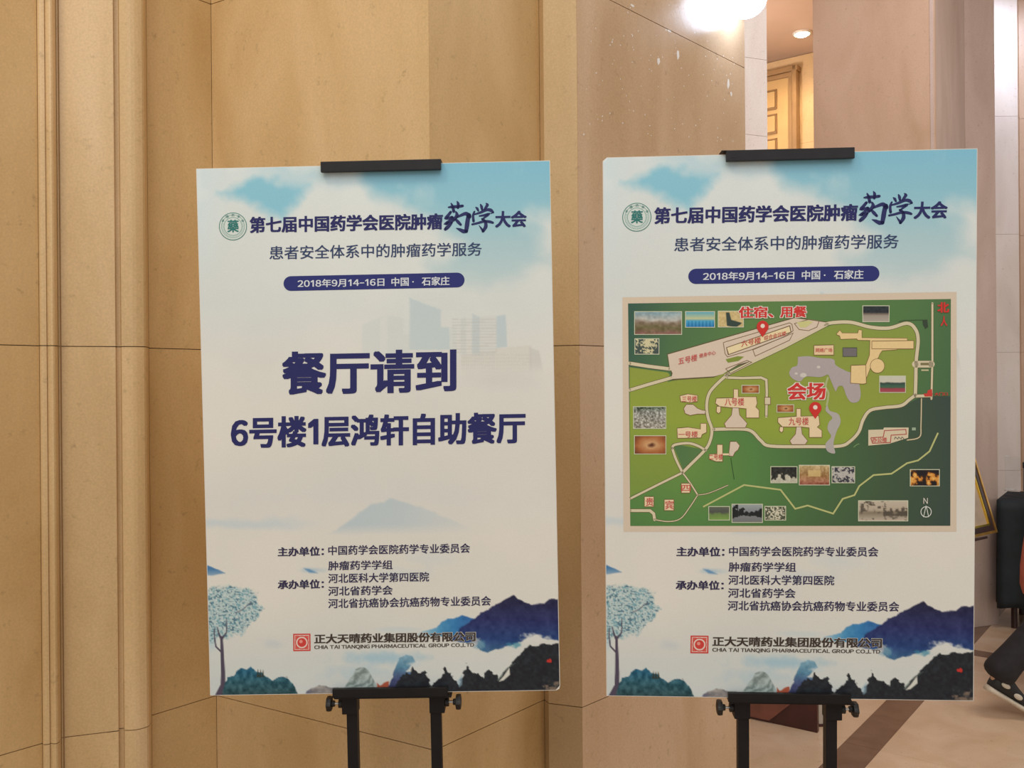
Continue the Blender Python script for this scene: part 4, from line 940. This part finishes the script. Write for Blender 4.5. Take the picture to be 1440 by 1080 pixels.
# ------------------------------------------------------------------ table with a dark teal cloth, far right
tu = Vector((0.58, 0.81)).normalized(); tv = Vector((0.81, -0.58)).normalized()
t0 = at(1401.5, 703, 5.36); t0 = Vector((t0.x, t0.y)); TZ = at(1401.5, 703, 5.36).z
Wt, Dt = 1.3, 0.55
tbl = root('draped_table', (t0.x, t0.y, 0), math.atan2(tv.y, tv.x), 'table under a dark teal cloth at the right edge behind the walking person', 'table')
# local: x along front (tv), y to the back
CL = mat('dark_teal_cloth', (0.010, 0.018, 0.024), 0.7, noise=0.2, scale=16, bump=0.3)
bm = bmesh.new(); bm_box(bm, (Wt/2, Dt/2, TZ-0.022), (Wt-0.03, Dt-0.03, 0.03)); bm_obj('tabletop', bm, FDK, tbl)
for x in (0.08, Wt-0.08):
    for y in (0.08, Dt-0.08):
        bm = bmesh.new(); bm_tube(bm, [(x, y, TZ-0.035), (x, y, 0.0)], 0.018, 10); bm_obj('leg', bm, FDK, tbl)
ring = []
NP = 46
per = []
for k in range(NP): per.append((Wt*k/NP, 0, 0, -1))
for k in range(20): per.append((Wt, Dt*k/20, 1, 0))
for k in range(NP): per.append((Wt-Wt*k/NP, Dt, 0, 1))
for k in range(20): per.append((0, Dt-Dt*k/20, -1, 0))
np_ = len(per); vs = []; rows = 12
for j in range(rows+1):
    f = j/rows; z = TZ-(TZ-0.13)*f
    for k, (x, y, nx_, ny_) in enumerate(per):
        fl_ = (0.004+0.022*f**0.7)*(1+0.9*math.sin(k*0.9+1.1*math.sin(k*.31)))
        if j == 0: fl_ = 0
        zz = z+(0.012*math.sin(k*.55) if j == rows else 0)-(0.004 if j == 1 else 0)
        vs.append((x+nx_*fl_, y+ny_*fl_, zz))
fs = [(j*np_+k, j*np_+(k+1) % np_, (j+1)*np_+(k+1) % np_, (j+1)*np_+k) for j in range(rows) for k in range(np_)]
fs.append(tuple(range(np_))[::-1])
clo = mesh_obj('tablecloth', vs, fs, CL, tbl, True); s_ = clo.modifiers.new('thick', 'SOLIDIFY'); s_.thickness = 0.002; s_.offset = 1
def ontable(px, py):     # the point of the table top seen at a pixel
    d = _r*((px-720)/F)+_u*((540-py)/F)-_b; tt = (TZ+0.0015-EYE)/d.z
    return Vector((d.x*tt, d.y*tt, TZ+0.0015))
ac = ontable(1412, 691)
GL = mat('clear_acrylic', (0.95, 0.96, 0.97), 0.05, trans=0.92, spec=0.6)
GL.node_tree.nodes['Principled BSDF'].inputs['IOR'].default_value = 1.2
st = root('acrylic_stand', ac, math.atan2(tv.y, tv.x), 'clear acrylic display stand at the corner of the teal-covered table', 'display stand')
bm = bmesh.new(); bm_box(bm, (0.045, 0.05, 0.004), (0.09, 0.08, 0.006), None, 0.001); bm_obj('base', bm, GL, st)
bm = bmesh.new(); bm_box(bm, (0.045, 0.05, 0.118), (0.086, 0.004, 0.215), None, 0.001); bm_obj('upright_pane', bm, GL, st)
bm = bmesh.new(); bm_box(bm, (0.012, 0.05, 0.223), (0.024, 0.012, 0.008), None, 0.001); bm_obj('edge_clip', bm, mat('white_plastic', (0.8, 0.8, 0.78), 0.4), st)
bm = bmesh.new(); bm_box(bm, (0.03, 0.02, 0.013), (0.05, 0.014, 0.010), None, 0.002); bm_obj('small_card', bm, MATS['white_plastic'], st)
jc = ontable(1449, 691)
jr = root('canister', jc, 0, 'grey canister with a dark lid cut by the right frame edge', 'canister')
def lathe(name, prof, m, par, n=28):
    bm = bmesh.new(); rg = [[bm.verts.new((r*math.cos(2*math.pi*k/n), r*math.sin(2*math.pi*k/n), z)) for k in range(n)] for r, z in prof]
    for a, b in zip(rg, rg[1:]):
        for k in range(n): bm.faces.new((a[k], a[(k+1) % n], b[(k+1) % n], b[k]))
    bm.faces.new(rg[0][::-1]); bm.faces.new(rg[-1])
    return bm_obj(name, bm, m, par, False)
lathe('body', [(0.040, 0.001), (0.042, 0.006), (0.042, 0.148), (0.040, 0.150)], mat('grey_canister', (0.36, 0.31, 0.28), 0.4, noise=0.05), jr)
lathe('lid', [(0.043, 0.151), (0.044, 0.154), (0.044, 0.184), (0.040, 0.189)], mat('canister_lid', (0.035, 0.045, 0.055), 0.45, noise=0.1), jr)

# ------------------------------------------------------------------ walking person at the right edge (mostly outside the frame)
def skin(name, joints, edges, m, parent, sub=2, rootv=0):
    me = bpy.data.meshes.new(name); me.from_pydata([j[0] for j in joints], edges, []); me.update()
    o = bpy.data.objects.new(name, me); COL.objects.link(o); o.parent = parent
    sk = o.modifiers.new('skin', 'SKIN'); sk.use_smooth_shade = True
    for i, j in enumerate(joints):
        r = j[1] if hasattr(j[1], '__len__') else (j[1], j[1]); me.skin_vertices[0].data[i].radius = r
        me.skin_vertices[0].data[i].use_root = (i == rootv)
    s = o.modifiers.new('sub', 'SUBSURF'); s.levels = sub; s.render_levels = sub
    bpy.context.view_layer.update()
    ev = o.evaluated_get(bpy.context.evaluated_depsgraph_get()); nm = bpy.data.meshes.new_from_object(ev)
    o.modifiers.clear(); o.data = nm; nm.materials.clear(); nm.materials.append(m); nm.shade_smooth()
    return o
SKN = mat('skin', (0.55, 0.33, 0.22), 0.5, noise=0.05); TRO = mat('black_trousers', (0.016, 0.015, 0.018), 0.85, noise=0.25, scale=30, bump=0.4); TOP = mat('charcoal_jacket', (0.030, 0.032, 0.040), 0.8, noise=0.2, scale=25, bump=0.3)
HAIR = mat('black_hair', (0.012, 0.010, 0.010), 0.5, noise=0.3, scale=80)
PY = 4.02; PX0 = 2.56
pr = root('person', (PX0, PY, 0), 0, 'person in black trousers striding right, only the trailing leg in view', 'person')
# local frame: x forward, -y near side
dxp = -PX0
Lp = lambda x, y, z: (x+dxp, y-PY, z)
ankN = Lp(2.125, 3.94, 0.185); kneN = Lp(2.435, 3.95, 0.485); hipN = Lp(2.545, 3.94, 0.88)
ankF = Lp(2.99, 4.10, 0.095); kneF = Lp(2.80, 4.10, 0.50); hipF = Lp(2.575, 4.10, 0.88)
J = [(Lp(2.56, 4.02, 0.93), (.13, .10)), (Lp(2.565, 4.02, 1.08), (.115, .09)), (Lp(2.58, 4.02, 1.25), (.13, .10)), (Lp(2.59, 4.02, 1.38), (.09, .08)), (Lp(2.60, 4.02, 1.45), .05), (Lp(2.625, 4.02, 1.52), .055), (Lp(2.635, 4.02, 1.61), .085), (Lp(2.63, 4.02, 1.68), .06),
     (hipN, .085), (kneN, .055), (ankN, .030), (hipF, .085), (kneF, .055), (ankF, .038),
     (Lp(2.585, 3.86, 1.37), .055), (Lp(2.66, 3.83, 1.12), .042), (Lp(2.82, 3.85, .93), .028), (Lp(2.575, 4.18, 1.37), .055), (Lp(2.56, 4.25, 1.11), .042), (Lp(2.555, 4.27, .90), .028),
     (Lp(2.20, 3.94, 0.10), (.034, .026)), (Lp(3.09, 4.10, 0.05), (.04, .028)), (Lp(2.86, 3.85, .87), (.026, .04)), (Lp(2.555, 4.27, .83), (.026, .04))]
Ed = [(0, 1), (1, 2), (2, 3), (3, 4), (4, 5), (5, 6), (6, 7), (0, 8), (8, 9), (9, 10), (0, 11), (11, 12), (12, 13), (3, 14), (14, 15), (15, 16), (3, 17), (17, 18), (18, 19), (10, 20), (13, 21), (16, 22), (19, 23)]
body = skin('body', J, Ed, SKN, pr)
skin('trousers', [(J[0][0], (.145, .12)), (hipN, .098), (kneN, .082), (tuple(np.array(ankN)*.65+np.array(kneN)*.35), .070), (Lp(2.175, 3.94, .238), .070), (Lp(2.122, 3.94, .170), .088), (hipF, .098), (kneF, .080), (Lp(2.965, 4.10, .14), .075)],
     [(0, 1), (1, 2), (2, 3), (3, 4), (4, 5), (0, 6), (6, 7), (7, 8)], TRO, pr)
skin('jacket', [(Lp(2.56, 4.02, 0.90), (.15, .125)), (J[1][0], (.14, .115)), (J[2][0], (.15, .12)), (J[3][0], (.10, .09)), (J[14][0], .07), (J[15][0], .055), (Lp(2.80, 3.85, .95), .042), (J[17][0], .07), (J[18][0], .055), (Lp(2.555, 4.27, .93), .042)],
     [(0, 1), (1, 2), (2, 3), (3, 4), (4, 5), (5, 6), (3, 7), (7, 8), (8, 9)], TOP, pr)
# head details
bm = bmesh.new(); bmesh.ops.create_uvsphere(bm, u_segments=28, v_segments=18, radius=0.105)
for v in list(bm.verts):
    v.co = Vector((v.co.x*.98, v.co.y*.86, v.co.z*1.06))
dele = [v for v in bm.verts if (v.co.x > 0.035 and v.co.z < 0.045) or v.co.z < -0.075]
bmesh.ops.delete(bm, geom=dele, context='VERTS')
for v in bm.verts: v.co += Vector((-.012, 0, 0))+Vector(Lp(2.632, 4.02, 1.635))
bm_obj('hair', bm, HAIR, pr, True)
hc = Vector(Lp(2.635, 4.02, 1.60))
for s in (-1, 1):
    bm = bmesh.new()
    for c_, r_, sc in (((-.002, s*.082, .0), .022, (.7, .35, 1.3)),):
        g = bmesh.ops.create_uvsphere(bm, u_segments=12, v_segments=8, radius=r_)['verts']
        for v in g: v.co = Vector((v.co.x*sc[0], v.co.y*sc[1], v.co.z*sc[2]))+Vector(c_)+hc
    bm_obj('ear', bm, SKN, pr, True)
bm = bmesh.new()
bm_tube(bm, [hc+Vector((.078, 0, .02)), hc+Vector((.098, 0, -.012)), hc+Vector((.080, 0, -.022))], [.007, .012, .009], 10)
bm_obj('nose', bm, SKN, pr, True)
for s in (-1, 1):
    bm = bmesh.new()
    g = bmesh.ops.create_uvsphere(bm, u_segments=10, v_segments=8, radius=.011)['verts']
    for v in g: v.co += hc+Vector((.073, s*.032, .018))
    bm_obj('eye', bm, mat('dark_eye', (.02, .015, .012), .2), pr, True)
bm = bmesh.new(); bm_tube(bm, [hc+Vector((.070, -.022, -.045)), hc+Vector((.082, 0, -.046)), hc+Vector((.070, .022, -.045))], [.003, .006, .003], 8); bm_obj('mouth', bm, mat('lips', (.40, .16, .13), .5), pr, True)
def hand_fingers(wr, dirv, side, curl):
    wr = Vector(wr); d = Vector(dirv).normalized(); lat = Vector((1, 0, 0)) if abs(d.x) < .6 else Vector((0, 0, 1)); lat = (lat-d*lat.dot(d)).normalized(); pal = d.cross(lat)*side
    for k, (o_, ln) in enumerate(((-.030, .070), (-.010, .078), (.010, .074), (.029, .058))):
        a = wr+d*.02+lat*o_; b_ = a+d*ln*.5; c_ = b_+(d*(1-curl)+pal*curl).normalized()*ln*.35; e_ = c_+(d*(.6-curl)+pal*curl*1.3).normalized()*ln*.3
        bm = bmesh.new(); bm_tube(bm, [a-d*.02, a, b_, c_, e_], [.008, .009, .0085, .0078, .006], 10); bm_obj('finger', bm, SKN, pr, True)
    a = wr-d*.02-lat*.030; bm = bmesh.new(); bm_tube(bm, [a, a-lat*.02+d*.02, a-lat*.022+d*.048+pal*.01], [.011, .010, .008], 10); bm_obj('thumb', bm, SKN, pr, True)
hand_fingers(J[22][0], (.3, 0, -.9), 1, .35); hand_fingers(J[23][0], (0, 0, -1), -1, .75)
# shoes: lofted outline along the foot
SHB = mat('black_shoe_leather', (.014, .014, .015), .55, noise=.2, scale=30); SHW = mat('white_shoe_rubber', (.62, .56, .46), .6, noise=.06, scale=30)
def shoe(heel, d, up, lat, flex):
    heel, d, up, lat = Vector(heel), Vector(d).normalized(), Vector(up).normalized(), Vector(lat)
    L_ = .275
    def fr(s):     # frame at fraction s, bending flat at the ball for a raised heel
        if s <= .68: return heel+d*L_*s, d, up
        base = heel+d*L_*.68; dd = (d*(1-flex)+Vector((1, 0, 0))*flex).normalized(); uu = dd.cross(lat)*-1
        if uu.z < 0: uu = -uu
        return base+dd*L_*(s-.68), dd, uu
    def loft(name, prof, m, n=20):
        bm = bmesh.new(); rg = []
        for s, w_, lo, hi in prof:
            p, dd, uu = fr(s)
            rg.append([bm.verts.new(p+lat*(w_*math.copysign(abs(math.cos(t))**.7, math.cos(t)))+uu*(lo+(hi-lo)*(.5+.5*math.copysign(abs(math.sin(t))**.7, math.sin(t))))) for t in [2*math.pi*k/n for k in range(n)]])
        for a, b in zip(rg, rg[1:]):
            for k in range(n): bm.faces.new((a[k], a[(k+1) % n], b[(k+1) % n], b[k]))
        bm.faces.new(rg[0]); bm.faces.new(rg[-1][::-1]); return bm_obj(name, bm, m, pr, True)
    sh = loft('shoe', [(0.0, .020, .022, .075), (.03, .032, .022, .095), (.14, .037, .022, .100), (.30, .036, .022, .095), (.42, .038, .022, .080), (.58, .044, .022, .062), (.75, .047, .022, .050), (.90, .040, .022, .042), (.985, .022, .022, .032)], SHB)
    so = loft('sole', [(-.015, .020, .0, .026), (.02, .035, .0, .026), (.14, .040, .0, .025), (.30, .038, .002, .024), (.45, .040, .002, .024), (.62, .047, .0, .024), (.78, .050, .0, .025), (.92, .043, .002, .027), (1.0, .024, .006, .028)], SHW)
    so.parent = sh
    for s0, z0, z1 in ((.16, .050, .072), (.42, .034, .058)):
        bm = bmesh.new()
        for q_ in (-1,):
            p, dd, uu = fr(s0); c_ = p+lat*(q_*.040)+uu*((z0+z1)/2)
            g = bmesh.ops.create_uvsphere(bm, u_segments=12, v_segments=8, radius=1)['verts']
            for v in g: v.co = c_+dd*(v.co.x*.022)+lat*(v.co.y*.006)+uu*(v.co.z*(z1-z0)/2)
        bm_obj('white_patch', bm, SHW, sh, True)
shoe(Lp(2.088, 3.94, .128), (.86, 0, -.51), (.51, 0, .86), (0, 1, 0), .95)
shoe(Lp(2.955, 4.10, .0), (1, 0, 0.0), (0, 0, 1), (0, 1, 0), 0)
# salmon bag carried in the far hand
bg = root('carrier_bag', (2.560, 4.27, 0.46), 0, 'salmon red bag hanging from the hand of the walking person', 'bag')
BGM = mat('salmon_fabric', (.42, .105, .065), .75, noise=.15, scale=18, bump=.3)
bm = bmesh.new(); n = 36; rg = []
for z, hw, hd in ((0.0, .085, .018), (.012, .108, .030), (.06, .120, .042), (.15, .118, .042), (.24, .108, .032), (.30, .100, .018), (.315, .098, .012)):
    rg.append([bm.verts.new((hw*math.copysign(abs(math.cos(t))**.6, math.cos(t))*(1+.02*math.sin(5*t)), hd*math.copysign(abs(math.sin(t))**.7, math.sin(t))*(1+.06*math.sin(7*t+z*20)), z)) for t in [2*math.pi*k/n for k in range(n)]])
for a, b in zip(rg, rg[1:]):
    for k in range(n): bm.faces.new((a[k], a[(k+1) % n], b[(k+1) % n], b[k]))
bm.faces.new(rg[0][::-1]); bm.faces.new(rg[-1]); bm_obj('bag_body', bm, BGM, bg, True)
for y in (-.012, .012):
    bm = bmesh.new(); bm_tube(bm, [(-.07, y, .31), (-.055, y, .33), (-.02, y*.5, .352), (.02, y*.5, .345), (.07, y, .312)], .005, 8); bm_obj('handle', bm, BGM, bg, True)
